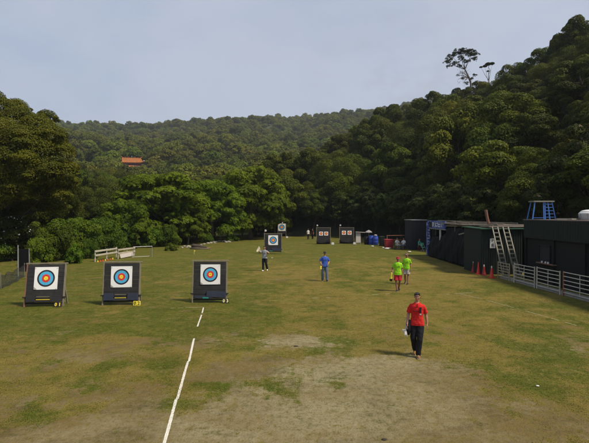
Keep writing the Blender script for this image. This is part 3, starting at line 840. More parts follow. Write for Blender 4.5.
# ------------------------------------------------------------------ far hillside forest
TX_U = px2u(132)
ty = 230.0
for yy_ in np.arange(150, 420, 1.0):
    if tz(TX_U * yy_, yy_) >= CH + yy_ * (HZ - 166.5) / F: ty = yy_; break
tzz = CH + ty * (HZ - 166.5) / F
TX = TX_U * ty
rs = RS(91); Pp = []
n_try = 26000
yy_ = 60 + 745 * rs.rand(n_try) ** .72; uu_ = -.82 + 1.25 * rs.rand(n_try); xx_ = uu_ * yy_
y1_ = np.interp(uu_, U_F, Y0_F)
y0n = np.interp(uu_, U_N, Y0_N); yrn = np.interp(uu_, U_N, YR_N); zrn = np.interp(uu_, U_N, ZR_N)
zt = terrain(xx_, yy_)
# hidden behind the near slope?
hid = (zrn > 4) & (((zt + 9 - CH) / yy_) < ((zrn + 3 - CH) / yrn)) & (yy_ > yrn)
ok = (yy_ > y1_ + 3) & (yy_ < YRF + 12) & ~hid & ~((zrn > 1.5) & (yy_ < yrn + 4))
grid = {}
for x, y, z in sorted(zip(xx_[ok], yy_[ok], zt[ok]), key=lambda t: t[1]):
    # clear ground in front of the temple
    if abs(x - TX * y / ty) < 10.5 and ty - 60 < y < ty + 12:
        if y > ty - 9 or HZ - F * (z + 7.5 - CH) / y < 166.0: continue
    d = 4.8 + 1.6 * min(1, y / 500)
    ci, cj = int(x // 7), int(y // 7); bad = False
    for a in (-1, 0, 1):
        for b_ in (-1, 0, 1):
            for (qx, qy) in grid.get((ci + a, cj + b_), ()):
                if (qx - x) ** 2 + (qy - y) ** 2 < d * d: bad = True; break
    if bad: continue
    grid.setdefault((ci, cj), []).append((x, y)); Pp.append((x, y, z))
Pp.sort(key=lambda p: p[1])
n_ind = max(0, 288 - near_n)
hs = []
for i, (x, y, z) in enumerate(Pp[:n_ind]):
    k = rs.randint(0, 8); s = .85 + .5 * rs.rand()
    e = plant_tree('hillside_tree', f'hill{k}', x, y, z - .3, s, rs.rand() * 6.28, .85 + .3 * rs.rand())
    px_, py_ = pix(x, y, z + 6)
    w = ('behind the big overhanging tree' if px_ < 85 else 'below the temple' if px_ < 165 else 'behind the bright broadleaf crowns' if px_ < 290 else 'beyond the end of the field')
    h = 'nearest row of the hillside' if y < 95 else 'lower hillside' if y < 120 else 'mid hillside'
    tag(e, f'{KINDS[k].replace("dark", "green")} on the {h} {w}', 'tree', 'trees low on the far hillside')
rest = Pp[n_ind:]
A = np.array(rest); n = len(A)
me = bpy.data.meshes.new('distant_forest'); me.vertices.add(n); A2 = A.copy(); A2[:, 2] -= .4
me.vertices.foreach_set('co', A2.astype(np.float32).ravel())
sc_ = (.55 + .95 * rs.rand(n) ** 1.4) * (1 + .12 * (A[:, 1] > 600) * rs.rand(n))
def vatt(nm, arr, typ='FLOAT'):
    a = me.attributes.new(nm, typ, 'POINT'); a.data.foreach_set('value' if typ != 'FLOAT_VECTOR' else 'vector', np.asarray(arr, np.float32 if typ != 'INT' else np.int32).ravel())
vatt('scl', np.stack([sc_, sc_, sc_ * (.85 + .5 * rs.rand(n))], -1), 'FLOAT_VECTOR')
vatt('rot', np.stack([np.zeros(n), np.zeros(n), rs.rand(n) * 6.28], -1), 'FLOAT_VECTOR')
vatt('pick', rs.randint(0, 4, n), 'INT')
forest = link('distant_forest', me)
tag(forest, 'dense green forest covering the far hillside up to the ridge', 'forest', kind='stuff')
# four source trees stand on the hillside themselves
srcs = []
for k in range(4):
    x, y, z = Pp[n_ind - 1 - k * 2] if n_ind > 8 else Pp[k]
    e = plant_tree('hillside_tree', f'far{k}', x + 1.5, y + 6, tz(x + 1.5, y + 6) - .3, 1.0, k, 1.0)
    tag(e, 'rounded green tree on the middle of the lower hillside', 'tree', 'trees low on the far hillside')
    srcs.append([c for c in e.children if c.name.startswith('crown')][0])
ng = bpy.data.node_groups.new('forest', 'GeometryNodeTree')
ng.interface.new_socket('Geometry', in_out='INPUT', socket_type='NodeSocketGeometry')
ng.interface.new_socket('Geometry', in_out='OUTPUT', socket_type='NodeSocketGeometry')
gi = ng.nodes.new('NodeGroupInput'); go = ng.nodes.new('NodeGroupOutput')
iop = ng.nodes.new('GeometryNodeInstanceOnPoints'); jg = ng.nodes.new('GeometryNodeJoinGeometry')
for s_ in reversed(srcs):
    oi = ng.nodes.new('GeometryNodeObjectInfo'); oi.transform_space = 'ORIGINAL'; oi.inputs['Object'].default_value = s_; oi.inputs['As Instance'].default_value = True
    ng.links.new(oi.outputs['Geometry'], jg.inputs[0])
def nattr(nm, dt):
    a = ng.nodes.new('GeometryNodeInputNamedAttribute'); a.data_type = dt; a.inputs[0].default_value = nm
    return [o for o in a.outputs if o.enabled and o.name == 'Attribute'][0]
ng.links.new(gi.outputs[0], iop.inputs['Points']); ng.links.new(jg.outputs[0], iop.inputs['Instance'])
iop.inputs['Pick Instance'].default_value = True
ng.links.new(nattr('pick', 'INT'), iop.inputs['Instance Index'])
ng.links.new(nattr('rot', 'FLOAT_VECTOR'), iop.inputs['Rotation']); ng.links.new(nattr('scl', 'FLOAT_VECTOR'), iop.inputs['Scale'])
ng.links.new(iop.outputs[0], go.inputs[0])
forest.modifiers.new('forest', 'NODES').node_group = ng
print('near', near_n, 'far', n, 'temple Y', ty, tz(TX, ty), tzz)

# ------------------------------------------------------------------ temple
def make_temple():
    e = empty('hillside_temple', (TX, ty, tzz), math.atan2(TX, ty) * -1 * .6, 'orange-roofed temple with red columns and upturned eaves among the hillside trees', 'temple')
    k = ty / F  # metres per pixel there
    W = 22 * k; D = 9 * k
    MB().box((0, 0, -1.0), (W * 1.12, D * 1.1, 2.3)).build('terrace', M['concrete'], e)
    w = MB().box((0, 0, 1.5 * k), (W * .80, D * .7, 3 * k)).build('wall', M['temple_red'], e)
    MB().box((0, -D * .36, 1.9 * k), (W * .50, .06, 1.1 * k)).build('painted_panel', M['temple_blue'], w)
    for i in range(6):
        x = (-.5 + i / 5) * W * .86
        MB().tube([(x, -D * .42, .1), (x, -D * .42, 3.2 * k)], .22, 8).build('column', M['temple_red'], e)
    MB().box((0, -D * .42, 2.75 * k), (W * .94, .25, .5 * k)).build('beam', M['temple_pale'], e)
    # curved hip roof
    def roof(z0, z1, w0, d0, w1, d1, nm, par, corner):
        vs = []; fs = []; n = 16; rows = 6
        for r in range(rows + 1):
            t = r / rows; tt = t ** 1.6; zz_ = z0 + (z1 - z0) * tt; ww = w0 + (w1 - w0) * t; dd = d0 + (d1 - d0) * t
            ring = []
            for side in range(4):
                for q in range(n):
                    s_ = q / n * 2 - 1
                    x, y = [(s_ * ww, -dd), (ww, s_ * dd), (-s_ * ww, dd), (-ww, -s_ * dd)][side]
                    ring.append((x, y, zz_ + corner * (abs(s_) ** 5) * (1 - t) ** 2))
            vs += ring
        m_ = 4 * n
        for r in range(rows):
            for q in range(m_):
                a = r * m_ + q; b_ = r * m_ + (q + 1) % m_; fs.append((a, b_, b_ + m_, a + m_))
        fs.append(tuple(range(rows * m_, rows * m_ + m_)))
        # thickness underside
        base = len(vs); vs += [(x * .97, y * .97, z - .35) for x, y, z in vs[:m_]]
        for q in range(m_):
            a, b_ = q, (q + 1) % m_; fs.append((b_, a, base + a, base + b_))
        fs.append(tuple(range(base + m_ - 1, base - 1, -1)))
        return MB().add(vs, fs).build(nm, M['tile_orange'], par)
    rf = roof(3.4 * k, 8.3 * k, W * .56, D * .66, W * .40, D * .08, 'roof', e, 1.0 * k)
    rd = MB().box((0, 0, 8.45 * k), (W * .80, .5, .5 * k))
    for sx in (-1, 1): rd.tube([(sx * W * .36, 0, 8.4 * k), (sx * W * .43, 0, 8.9 * k), (sx * W * .46, 0, 10.2 * k)], [.3, .3, .12], 6)
    rd.build('ridge', M['tile_orange'], rf)
    for x, h in ((0, 1.8), (-W * .14, .8), (W * .14, .8), (W * .27, .6), (-W * .27, .6)):
        MB().ball((x, 0, 8.8 * k + h * .4 * k), (.35, .25, h * .5 * k), 8, 6).build('ridge_ornament', M['temple_blue'] if h > 1 else M['temple_red'], rf)
    for sx in (-1, 1): MB().ball((sx * W * .56, -D * .62, 5.0 * k), (.6, .35, .35), 8, 6).build('eave_tip', M['temple_pale'], rf)
    # low gate hall in front
    e2 = empty('temple_gate_hall', (TX - 1.5, ty - 5.5, tzz - 2.2), -.1, 'low faded red-roofed hall just below the orange temple', 'hall')
    MB().box((0, 0, .5), (W * .85, 1.8, 1.6)).build('wall', M['temple_pale'], e2)
    r2 = MB(); hw, hd = W * .5, 1.6
    r2.add([(-hw, -hd, 1.25), (hw, -hd, 1.25), (hw, hd, 1.25), (-hw, hd, 1.25), (-hw * .9, 0, 2.1), (hw * .9, 0, 2.1)], [(0, 1, 5, 4), (2, 3, 4, 5), (1, 2, 5), (3, 0, 4), (3, 2, 1, 0)])
    r2.build('roof', mat('faded_tile', (.38, .13, .06), .7), e2)
make_temple()
yk = ty * 1.1
xk = px2u(170) * yk; zk = CH + yk * (HZ - 162) / F
e = empty('hillside_house', (xk, yk, zk), .2, 'small faded pink house half hidden in trees right of the temple', 'house')
MB().box((0, 0, 0), (4.5, 3, 3.4)).build('wall', mat('pink_wall', (.35, .2, .17), .8), e)
r2 = MB().add([(-2.7, -2, 1.7), (2.7, -2, 1.7), (2.7, 2, 1.7), (-2.7, 2, 1.7), (-2.5, 0, 2.9), (2.5, 0, 2.9)], [(0, 1, 5, 4), (2, 3, 4, 5), (1, 2, 5), (3, 0, 4), (3, 2, 1, 0)])
r2.build('roof', mat('pink_roof', (.42, .15, .10), .8), e)

#@@PART2
# ------------------------------------------------------------------ target butts
def text_mesh(txt, size, mt, parent, loc, rot=(math.pi / 2, 0, 0), ext=.004, name='digit', bold=.0):
    cu = bpy.data.curves.new('txt', 'FONT'); cu.body = txt; cu.size = size; cu.extrude = ext; cu.offset = bold; cu.align_x = 'CENTER'; cu.align_y = 'CENTER'; cu.resolution_u = 3
    t = bpy.data.objects.new('txt', cu); COL.objects.link(t)
    me = bpy.data.meshes.new_from_object(t.evaluated_get(bpy.context.evaluated_depsgraph_get()))
    bpy.data.objects.remove(t); bpy.data.curves.remove(cu)
    me.materials.clear(); me.materials.append(mt)
    o = link(name, me, None, parent); o.location = loc; o.rotation_euler = rot; return o

def face_mesh(name, s, rings, parent):
    """one paper target face: square sheet with printed rings, facing -y"""
    me = bpy.data.meshes.new(name); V_ = []; F_ = []; mi = []
    h = s / 2; n = 48
    ww = [.012 * h * math.sin(3.7 * i + s * 9) for i in range(8)]; V_ += [(-h + ww[0], 0, -h + ww[1]), (h + ww[2], 0, -h + ww[3]), (h + ww[4], 0, h + ww[5]), (-h + ww[6], 0, h + ww[7]), (-h + ww[0], .012, -h + ww[1]), (h + ww[2], .012, -h + ww[3]), (h + ww[4], .012, h + ww[5]), (-h + ww[6], .012, h + ww[7])]
    F_ += [(0, 1, 2, 3), (7, 6, 5, 4), (0, 4, 5, 1), (1, 5, 6, 2), (2, 6, 7, 3), (3, 7, 4, 0)]; mi += [0] * 6
    mats = [M['paper']]
    for j, (r, mt) in enumerate(rings):
        b = len(V_); y = -.0035 * (j + 1)
        V_ += [(r * h * math.cos(6.28319 * k / n), y, r * h * math.sin(6.28319 * k / n)) for k in range(n)]
        F_.append(tuple(range(b, b + n))); mats.append(M[mt]); mi.append(len(mats) - 1)
    me.from_pydata(V_, [], F_); me.update()
    for m_ in mats: me.materials.append(m_)
    me.polygons.foreach_set('material_index', mi)
    return link(name, me, None, parent)

FULL = [(.75, 'ring_black'), (.61, 'ring_blue'), (.355, 'ring_red'), (.185, 'ring_gold')]
SMALL = [(.70, 'ring_red'), (.45, 'ring_orange'), (.22, 'ring_gold')]

def butt(px, py, W, H, z0, yaw, lean, label, faces, post='wood', thick=.16, num=None, style=0, flag=0, apron=True, group='archery target butts on the field', sag=False, post_l=None):
    x, Y = G(px, py)
    e = empty('target_butt', (x, Y, 0), yaw, label, 'target butt', group)
    Rm = Matrix.Rotation(-lean, 3, 'X')
    def T(p): return Rm @ Vector(p)
    rs = random.Random(int(px * 10))
    # layered foam board
    mb = MB(); n = 9; hs_ = H / n
    for i in range(n):
        jx = (rs.random() - .5) * .018; jy = (rs.random() - .5) * .014
        mb.box(T((jx, thick / 2 + jy, z0 + hs_ * (i + .5))), (W - .13, thick, hs_ - .006), Rm)
    b = mb.build('board', M['foam'], e, bevel=.006)
    # wooden frame
    top = z0 + H
    for sx, nm in ((-1, post_l or post), (1, post)):
        MB().beam(T((sx * (W / 2 - .03), .05, -.02 if lean < .05 else -.03)), T((sx * (W / 2 - .03), .05, top + .03)), .06, .09, (0, 1, 0)).build('post', M[nm], e, bevel=.005)
        p1 = T((sx * (W / 2 - .10), thick + .03, z0 + H * .50)); p0 = Vector((p1.x, p1.y + .30, -.02))
        MB().beam(p0, p1, .05, .07, (0, 1, 0)).build('back_leg', M['wood'], e)
    MB().beam(T((-W / 2 - .04, .07, top + .045)), T((W / 2 + .04, .07, top + .045)), .11, .05, (0, 0, 1)).build('top_rail', M['wood'], e, bevel=.006)
    MB().beam(T((-W / 2 + .0, .10, z0 - .05)), T((W / 2 - .0, .10, z0 - .05)), .06, .06).build('bottom_rail', M['black'], e)
    if apron:
        ap = MB(); zc = z0 + .14
        if style == 0:
            ap.box(T((-W * .33, -.035, zc)), (W * .22, .05, .26), Rm); ap.box(T((W * .30, -.035, zc)), (W * .28, .05, .26), Rm)
            ap.box(T((0, -.03, z0 + .03)), (W * .8, .04, .07), Rm)
        elif style == 1:
            ap.box(T((-W * .32, -.035, zc)), (W * .26, .05, .30), Rm); ap.box(T((W * .32, -.035, zc)), (W * .28, .05, .30), Rm)
            ap.box(T((0, -.03, z0 + .03)), (W * .8, .04, .06), Rm)
        else:
            ap.box(T((W * .20, -.04, z0 + .17)), (W * .55, .05, .26), Rm @ Matrix.Rotation(.05, 3, 'Y')); ap.box(T((-W * .16, -.03, z0 + .05)), (W * .5, .05, .10), Rm)
        ap.build('apron', M['foam_blue'] if style else M['foam'], e, bevel=.008)
        if style == 0:
            for dz in (.10, .22): MB().beam(T((-W * .18, -.06, z0 + dz)), T((W * .16, -.06, z0 + dz)), .02, .025).build('slat', M['ring_gold'] if dz < .2 else M['wood'], e)
        elif style == 1:
            for dz in (.10, .24): MB().beam(T((-W * .15, -.06, z0 + dz)), T((W * .15, -.06, z0 + dz)), .02, .025).build('slat', M['yellow_plate'] if dz < .2 else M['wood'], e)
        else:
            MB().box(T((-W * .10, -.06, z0 + .02)), (.26, .04, .05), Rm).build('clip', M['c_teal'], e)
    if sag:
        vs = []; fs = []; k = 12
        for i in range(k + 1):
            t = i / k; xx = (t - .5) * (W - .15); s_ = z0 + .26 + .10 * math.sin(t * 5 + px) - .12 * math.sin(t * 3.14)
            for z_, yy in ((s_, -.03), (s_ * .5, -.10 - .03 * math.sin(i * 2)), (.03, -.05)): vs.append(T((xx, yy, z_)))
        for i in range(k):
            for j in range(2): a = i * 3 + j; fs.append((a, a + 1, a + 4, a + 3))
        o = MB().add(vs, fs).build('drape', M['tarp'], e, True); s_ = o.modifiers.new('s', 'SOLIDIFY'); s_.thickness = .012
    for sx in (-1, 1):  # clamps where the strap holds the board to the post
        MB().box(T((sx * (W / 2 + .0), .02, z0 + .20)), (.12, .09, .05), Rm).build('clamp', M['black'], e)
    for (fx, fz, s_, rg, rot) in faces:
        f = face_mesh('target_face', s_, rg, e)
        f.location = T((fx, -.014, fz)); f.rotation_euler = (Rm @ Matrix.Rotation(rot, 3, 'Y')).to_euler()
        if s_ > .8 and px < 300:
            hl = MB()
            for _ in range(22):
                rr2 = abs(rs.gauss(0, .20)) * s_; aa = rs.random() * 6.283
                if rr2 < s_ * .46: hl.disc((rr2 * math.cos(aa), -.0165, rr2 * math.sin(aa)), .0055 + .005 * rs.random(), 8)
            hl.build('arrow_holes', M['black'], f)
            MB().add([(-s_ * .49, -.017, -s_ * .49), (-s_ * .34, -.018, -s_ * .49), (-s_ * .49, -.018, -s_ * .37)], [(0, 1, 2)]).build('torn_corner', M['c_beige'], f)
        for cx_, cz_ in ((-1, -1), (1, -1), (1, 1), (-1, 1)):
            MB().tube([(cx_ * s_ * .46, -.022, cz_ * s_ * .46), (cx_ * s_ * .46, .0, cz_ * s_ * .46)], .012, 6).build('pin', M['steel'], f)
    if num:
        txt, fx, kind = num
        for i, ch in enumerate(txt):
            pl = MB().box((0, 0, 0), (.145, .012, .19), (-.30, 0, (i - .5) * .2)).build('number_plate', {0: M['black'], 1: M['yellow_plate'], 2: M['black']}[kind], e)
            pl.location = (fx + (i - .5) * .158, -.10, .10)
            text_mesh(ch, .19, {0: M['ring_gold'], 1: M['black'], 2: M['digit_pale']}[kind], pl, (0, -.012, 0), (math.pi / 2 - .30, 0, (i - .5) * .2), bold=.004)
    if flag:
        sxx = -W / 2 + .05 if flag < 2 else 0
        st = MB().beam(T((sxx, .05, top)), T((sxx, .05, top + .42)), .018, .018).build('flag_stick', M['wood'], e)
        v_ = T((sxx, .05, top + .36)); MB().add([v_ + Vector(q) for q in ((0, 0, -.11), (0, 0, .11), (.20, .03, .06), (.18, .03, -.09), (0, .008, -.11), (0, .008, .11), (.20, .038, .06), (.18, .038, -.09))],
                 [(0, 3, 2, 1), (4, 5, 6, 7), (0, 1, 5, 4), (1, 2, 6, 5), (2, 3, 7, 6), (3, 0, 4, 7)]).build('flag', M['c_white'], st)
    return e

LN = R(11)
butt(42.5, 307.0, 1.63, 1.60, .20, R(6), LN, 'dark target butt with yellow 01 plate and reddish left post, nearest the net fence', [(.03, 1.20, .96, FULL, 0)], num=('01', .63, 0), post_l='wood_red')
butt(120, 305.5, 1.60, 1.60, .22, R(4), R(8), 'dark target butt with bright yellow 02 plates, between butts 01 and 03', [(0, 1.22, .90, FULL, 0)], num=('02', .72, 1), style=1)
butt(209, 303.0, 1.56, 1.62, .20, R(1), R(7), 'target butt with pale 03 digits and bluish apron, at the end of the chalk line', [(0.03, 1.25, .88, FULL, 0)], num=('03', .74, 2), style=2)
butt(272.8, 254.0, 1.80, 1.72, .28, R(-2), R(7), 'mid-field target butt with one face, behind the person in grey', [(0.02, 1.38, .98, FULL, 0)], flag=1, style=2)
butt(281.8, 237.5, 1.50, 1.60, .65, R(-3), R(5), 'farthest small target butt in the shade with single white face', [(0, 1.78, 1.28, FULL, 0)], flag=2, apron=False)
butt(323.5, 244.2, 1.92, 1.95, .22, R(-3), R(6), 'far butt with two small faces, the one beside the standing people in the shade', [(-.32, 1.42, .52, SMALL, 0), (.36, 1.42, .52, SMALL, 0)], flag=1, apron=False, sag=True)
butt(346.8, 243.8, 1.98, 1.95, .22, R(-4), R(6), 'far butt with two small faces, the one beside the grey board', [(-.38, 1.50, .54, SMALL, 0), (.38, 1.50, .54, SMALL, 0)], flag=1, apron=False, sag=True)
for i, (px, py, lab) in enumerate([(332.8, 244.6, 'small white marker block at the foot of the butt beside the people in the shade'), (354.5, 244.4, 'small white marker block at the foot of the butt beside the grey board'), (287, 238, 'small white marker block beside the farthest target')]):
    x, Y = G(px, py); o = MB().box((0, 0, .14), (.36, .14, .28), top=(.85, .5)).build('marker_block', M['tank'], bevel=.01); o.location = (x, Y, 0); tag(o, lab, 'marker', 'white lane markers')

# ------------------------------------------------------------------ people
def remesh(mb, vox, name, mt, parent, smooth=4, disp=0):
    o = mb.build('tmp'); r = o.modifiers.new('r', 'REMESH'); r.mode = 'VOXEL'; r.voxel_size = vox; r.use_smooth_shade = True
    s = o.modifiers.new('s', 'SMOOTH'); s.iterations = smooth; s.factor = .5
    if disp:
        t = bpy.data.textures.new('fold', 'CLOUDS'); t.noise_scale = .10
        d_ = o.modifiers.new('d', 'DISPLACE'); d_.texture = t; d_.strength = disp; d_.mid_level = .5
    me = bpy.data.meshes.new_from_object(o.evaluated_get(bpy.context.evaluated_depsgraph_get()))
    bpy.data.objects.remove(o); me.name = name; me.materials.clear(); me.materials.append(mt)
    for p in me.polygons: p.use_smooth = True
    return link(name, me, None, parent)

def hand(mb, wr, el, side, curl=.5, s=1.0):
    d = (wr - el).normalized(); inw = Vector((-side, 0, 0)); inw = (inw - d * inw.dot(d)).normalized(); ac = d.cross(inw) * side
    if ac.y > 0: ac = -ac       # thumb side forward
    pc = wr + d * .045 * s
    mb.tube([wr - d * .01, wr + d * .02, wr + d * .05, wr + d * .085], [.026, .036, .042, .036], 10, True, .55) if False else None
    for k in range(4):
        o_ = ac * (.030 - .019 * k) * s
        mb.caps(wr + o_ * .6, wr + d * .08 * s + o_, .014, .0125, 8)
        L = (.072, .08, .074, .058)[k] * s; p = wr + d * .085 * s + o_; dd = d
        for j in range(3):
            dd = (dd + inw * curl * (.35 + .12 * j)).normalized(); q = p + dd * L * (.42, .32, .26)[j]
            mb.caps(p, q, .0098 - .0008 * j, .009 - .0008 * j, 7); p = q
    p = wr + d * .02 * s + ac * .026 * s; q = p + (d * .6 + ac * .7 + inw * .3).normalized() * .04 * s
    mb.caps(p, q, .013, .011, 7); mb.caps(q, q + (d * .85 + ac * .25 + inw * .4).normalized() * .032 * s, .0105, .009, 7)

def person(loc, rz, H, label, fit, J=None, vox=.009, seated=False, skin='skin', head_yaw=0, head_pitch=0, group=None, curl=.5, build=1.0):
    j = dict(shL=(-.168, .0, 1.392), elL=(-.222, .03, 1.13), wrL=(-.232, -.06, .885), shR=(.168, .0, 1.392), elR=(.222, .03, 1.13), wrR=(.232, -.06, .885),
             hipL=(-.088, 0, .91), knL=(-.10, -.02, .49), anL=(-.105, .02, .085), hipR=(.088, 0, .91), knR=(.10, -.02, .49), anR=(.105, .02, .085), dz=0)
    j.update(J or {})
    j = {k: (Vector(v) if hasattr(v, '__len__') else v) for k, v in j.items()}
    dz = j['dz']
    def up(v): return v + Vector((0, 0, dz))
    root = None
    mb = MB(); bw = build
    tors = [(.86, .13, .10), (.92, .160, .108), (.98, .158, .108), (1.08, .140, .098), (1.2, .150, .105), (1.32, .168, .108), (1.39, .158, .092), (1.44, .10, .070), (1.49, .058, .058)]
    mb.loft([(0, 0, z + dz, rx * bw, ry * bw) for z, rx, ry in tors], 20)
    mb.caps((0, .005, 1.45 + dz), (0, -.008, 1.56 + dz), .056, .052, 12)
    # head
    hc = Vector((0, -.012, 1.645 + dz)); hr = Euler((head_pitch, 0, head_yaw)).to_matrix()
    def hp(x, y, z): return hc + hr @ Vector((x, y, z))
    mb.ball(hp(0, .012, .020), (.074, .092, .088), 18, 12, hr.to_euler()); mb.ball(hp(0, -.022, -.038), (.056, .064, .068), 16, 10, hr.to_euler())
    mb.ball(hp(0, -.050, -.088), (.028, .026, .022), 10, 8); mb.caps(hp(0, -.088, .012), hp(0, -.104, -.018), .009, .0125, 8)
    mb.ball(hp(0, -.078, .038), (.048, .016, .010), 12, 6, hr.to_euler()); mb.ball(hp(0, -.079, -.052), (.024, .012, .010), 10, 6, hr.to_euler())
    for sx in (-1, 1):
        mb.ball(hp(sx * .077, .010, -.008), (.010, .020, .032), 8, 8, hr.to_euler()); mb.ball(hp(sx * .036, -.060, -.022), (.024, .026, .024), 10, 7)
    for s_, S in ((-1, 'L'), (1, 'R')):
        sh, el, wr = up(j['sh' + S]), up(j['el' + S]), up(j['wr' + S])
        mb.ball(sh + Vector((-s_ * .02, 0, -.012)), (.048, .048, .046), 12, 8)
        m1 = sh.lerp(el, .4); mb.caps(sh + Vector((-s_ * .012, 0, -.014)), m1, .044, .047); mb.caps(m1, el, .050, .039); mb.ball(el, .040, 10, 7)
        m2 = el.lerp(wr, .3); mb.caps(el, m2, .039, .042); mb.caps(m2, wr, .042, .026)
        hand(mb, wr, el, s_, curl)
        hp_, kn, an = (up(j['hip' + S]) if not seated else j['hip' + S]), j['kn' + S], j['an' + S]
        m3 = hp_.lerp(kn, .35); mb.caps(hp_, m3, .088, .082); mb.caps(m3, kn, .082, .054); mb.ball(kn, (.056, .058, .060), 10, 8)
        m4 = kn.lerp(an, .33) + Vector((0, .012, 0)); mb.caps(kn, m4, .052, .056); mb.caps(m4, an, .056, .036)
    body = remesh(mb, vox, 'person', M[skin], None, 3)
    tag(body, label, 'person', group); body.location = loc; body.rotation_euler = (0, 0, rz); body.scale = (H / 1.75,) * 3
    # face details
    for sx in (-1, 1):
        MB().ball(hp(sx * .031, -.078, .012), (.0125, .008, .0075), 10, 6).build('eye', M['eye'], body, True)
        MB().caps(hp(sx * .018, -.090, .034), hp(sx * .046, -.080, .034), .0045, .004, 6).build('eyebrow', M['hair'], body, True)
    MB().ball(hp(0, -.091, -.056), (.020, .005, .006), 10, 5).build('lips', M['lips'], body, True)
    # hair / cap
    hm = MB()
    if fit.get('hair', 1):
        hm.ball(hp(0, .022, .036), (.082, .092, .086), 18, 12, hr.to_euler()); hm.ball(hp(0, .055, -.01), (.070, .060, .070), 14, 10)
        for k in range(26):
            a = random.random() * 6.28; r_ = random.random() ** .5
            hm.ball(hp(.062 * r_ * math.cos(a), -.01 + .075 * r_ * math.sin(a), .105 - .04 * r_ * r_), (.022, .026, .016), 7, 5)
        for k in range(5): hm.ball(hp(-.05 + .025 * k, -.062, .088 - .004 * (k % 2)), (.020, .018, .018), 7, 5)
        remesh(hm, vox * .8, 'hair', M['hair'], body, 1)
    if fit.get('cap'):
        cm = MB(); cm.ball(hp(0, .012, .045), (.086, .104, .080), 18, 12, hr.to_euler())
        cm.tube([hp(0, -.06, .052), hp(0, -.11, .046), hp(0, -.155, .032), hp(0, -.170, .026)], [.075, .072, .05, .01], 16, True, .10)
        remesh(cm, vox * .9, 'cap', M[fit['cap']], body, 2)
    # shirt
    sm = MB(); e_ = .016
    zb = fit.get('hem', .84)
    rows = [(zb, .194, .138), (.92, .190, .136), (1.0, .176, .124), (1.08, .160, .114), (1.2, .166, .118), (1.32, .186, .126), (1.385, .184, .114), (1.43, .150, .096), (1.455, .108, .084), (1.478, .078, .074)]
    sm.loft([(0, 0, z + dz, rx * bw, ry * bw) for z, rx, ry in rows], 24, True, .86)
    for s_, S in ((-1, 'L'), (1, 'R')):
        sh, el = up(j['sh' + S]), up(j['el' + S]); en = sh.lerp(el, fit.get('sleeve', .72))
        sm.ball(sh + Vector((-s_ * .020, 0, -.006)), (.064, .060, .054), 12, 8); dd = (en - sh).normalized()
        sm.tube([sh + Vector((-s_ * .014, 0, -.008)), sh.lerp(en, .5), en], [.062, .065, .070], 14)
    remesh(sm, vox, 'shirt', M[fit['shirt']], body, 2, .026)
    if fit.get('collar'):
        MB().tube([hpn for hpn in [Vector((.068 * math.cos(a), .005 + .066 * math.sin(a), 1.478 + dz + (-.022 if math.sin(a) < -.6 else .006))) for a in [i / 16 * 6.283 for i in range(17)]]], .013, 6).build('collar', M[fit['shirt']], body, True)
    # trousers / shorts
    tm = MB(); lg = fit.get('leg', 1.0)
    if not seated: tm.loft([(0, 0, z + dz, rx * bw, ry * bw) for z, rx, ry in [(.84, .165, .118), (.90, .172, .124), (.96, .168, .120), (1.0, .158, .112)]], 20)
    else: tm.loft([(0, 0, z + dz, rx, ry) for z, rx, ry in [(.84, .165, .14), (.92, .17, .13), (1.0, .158, .112)]], 20)
    for s_, S in ((-1, 'L'), (1, 'R')):
        hp_, kn, an = (up(j['hip' + S]) if not seated else j['hip' + S]), j['kn' + S], j['an' + S]
        w_ = fit.get('wide', 1.0); tm.ball(hp_, (.096, .10, .098), 12, 8)
        if lg >= .99:
            tm.tube([hp_, hp_.lerp(kn, .5), kn], [.100, .090 * w_, .073 * w_], 14); tm.ball(kn, .073 * w_, 12, 8)
            tm.tube([kn, kn.lerp(an, .5), an + Vector((0, 0, -.02))], [.073 * w_, .070 * w_, .062 * w_], 14)
        else:
            en = hp_.lerp(kn, lg / .5); tm.tube([hp_, hp_.lerp(en, .5), en], [.104, .104, .102 * w_], 14)
    remesh(tm, vox, 'trousers' if lg >= .99 else 'shorts', M[fit['legs']], body, 2, .022)
    # shoes
    for s_, S in ((-1, 'L'), (1, 'R')):
        an = j['an' + S]; pit = j.get('foot' + S, 0); rr = Euler((pit, 0, s_ * .12)).to_matrix(); A = an - Vector((0, 0, .085))
        def fp(x, y, z): return an + rr @ Vector((x, y, z - .085))
        sh_ = MB(); rd = rr.to_euler()
        sh_.ball(fp(0, -.05, .045), (.045, .13, .042), 14, 8, rd); sh_.ball(fp(0, .035, .06), (.040, .055, .055), 12, 8, rd); sh_.ball(fp(0, -.12, .036), (.046, .06, .034), 12, 8, rd)
        if S and not fit.get('bare'): sh_.tube([fp(0, .03, .05), fp(0, .03, .115)], [.042, .040], 10)
        so_ = remesh(sh_, vox, 'shoe', M[fit['shoe']], body, 2)
        sl_ = MB(); sl_.box(fp(0, -.055, .012), (.084, .25, .022), rr); sl_.build('sole', M['sole'], so_, bevel=.008)
    return body, j, hp

def at(px, py): x, Y = G(px, py); return Vector((x, Y, 0))
def facing(p, extra=0): return math.atan2(p.x, p.y) * -1 + extra      # turned to look back towards the drone

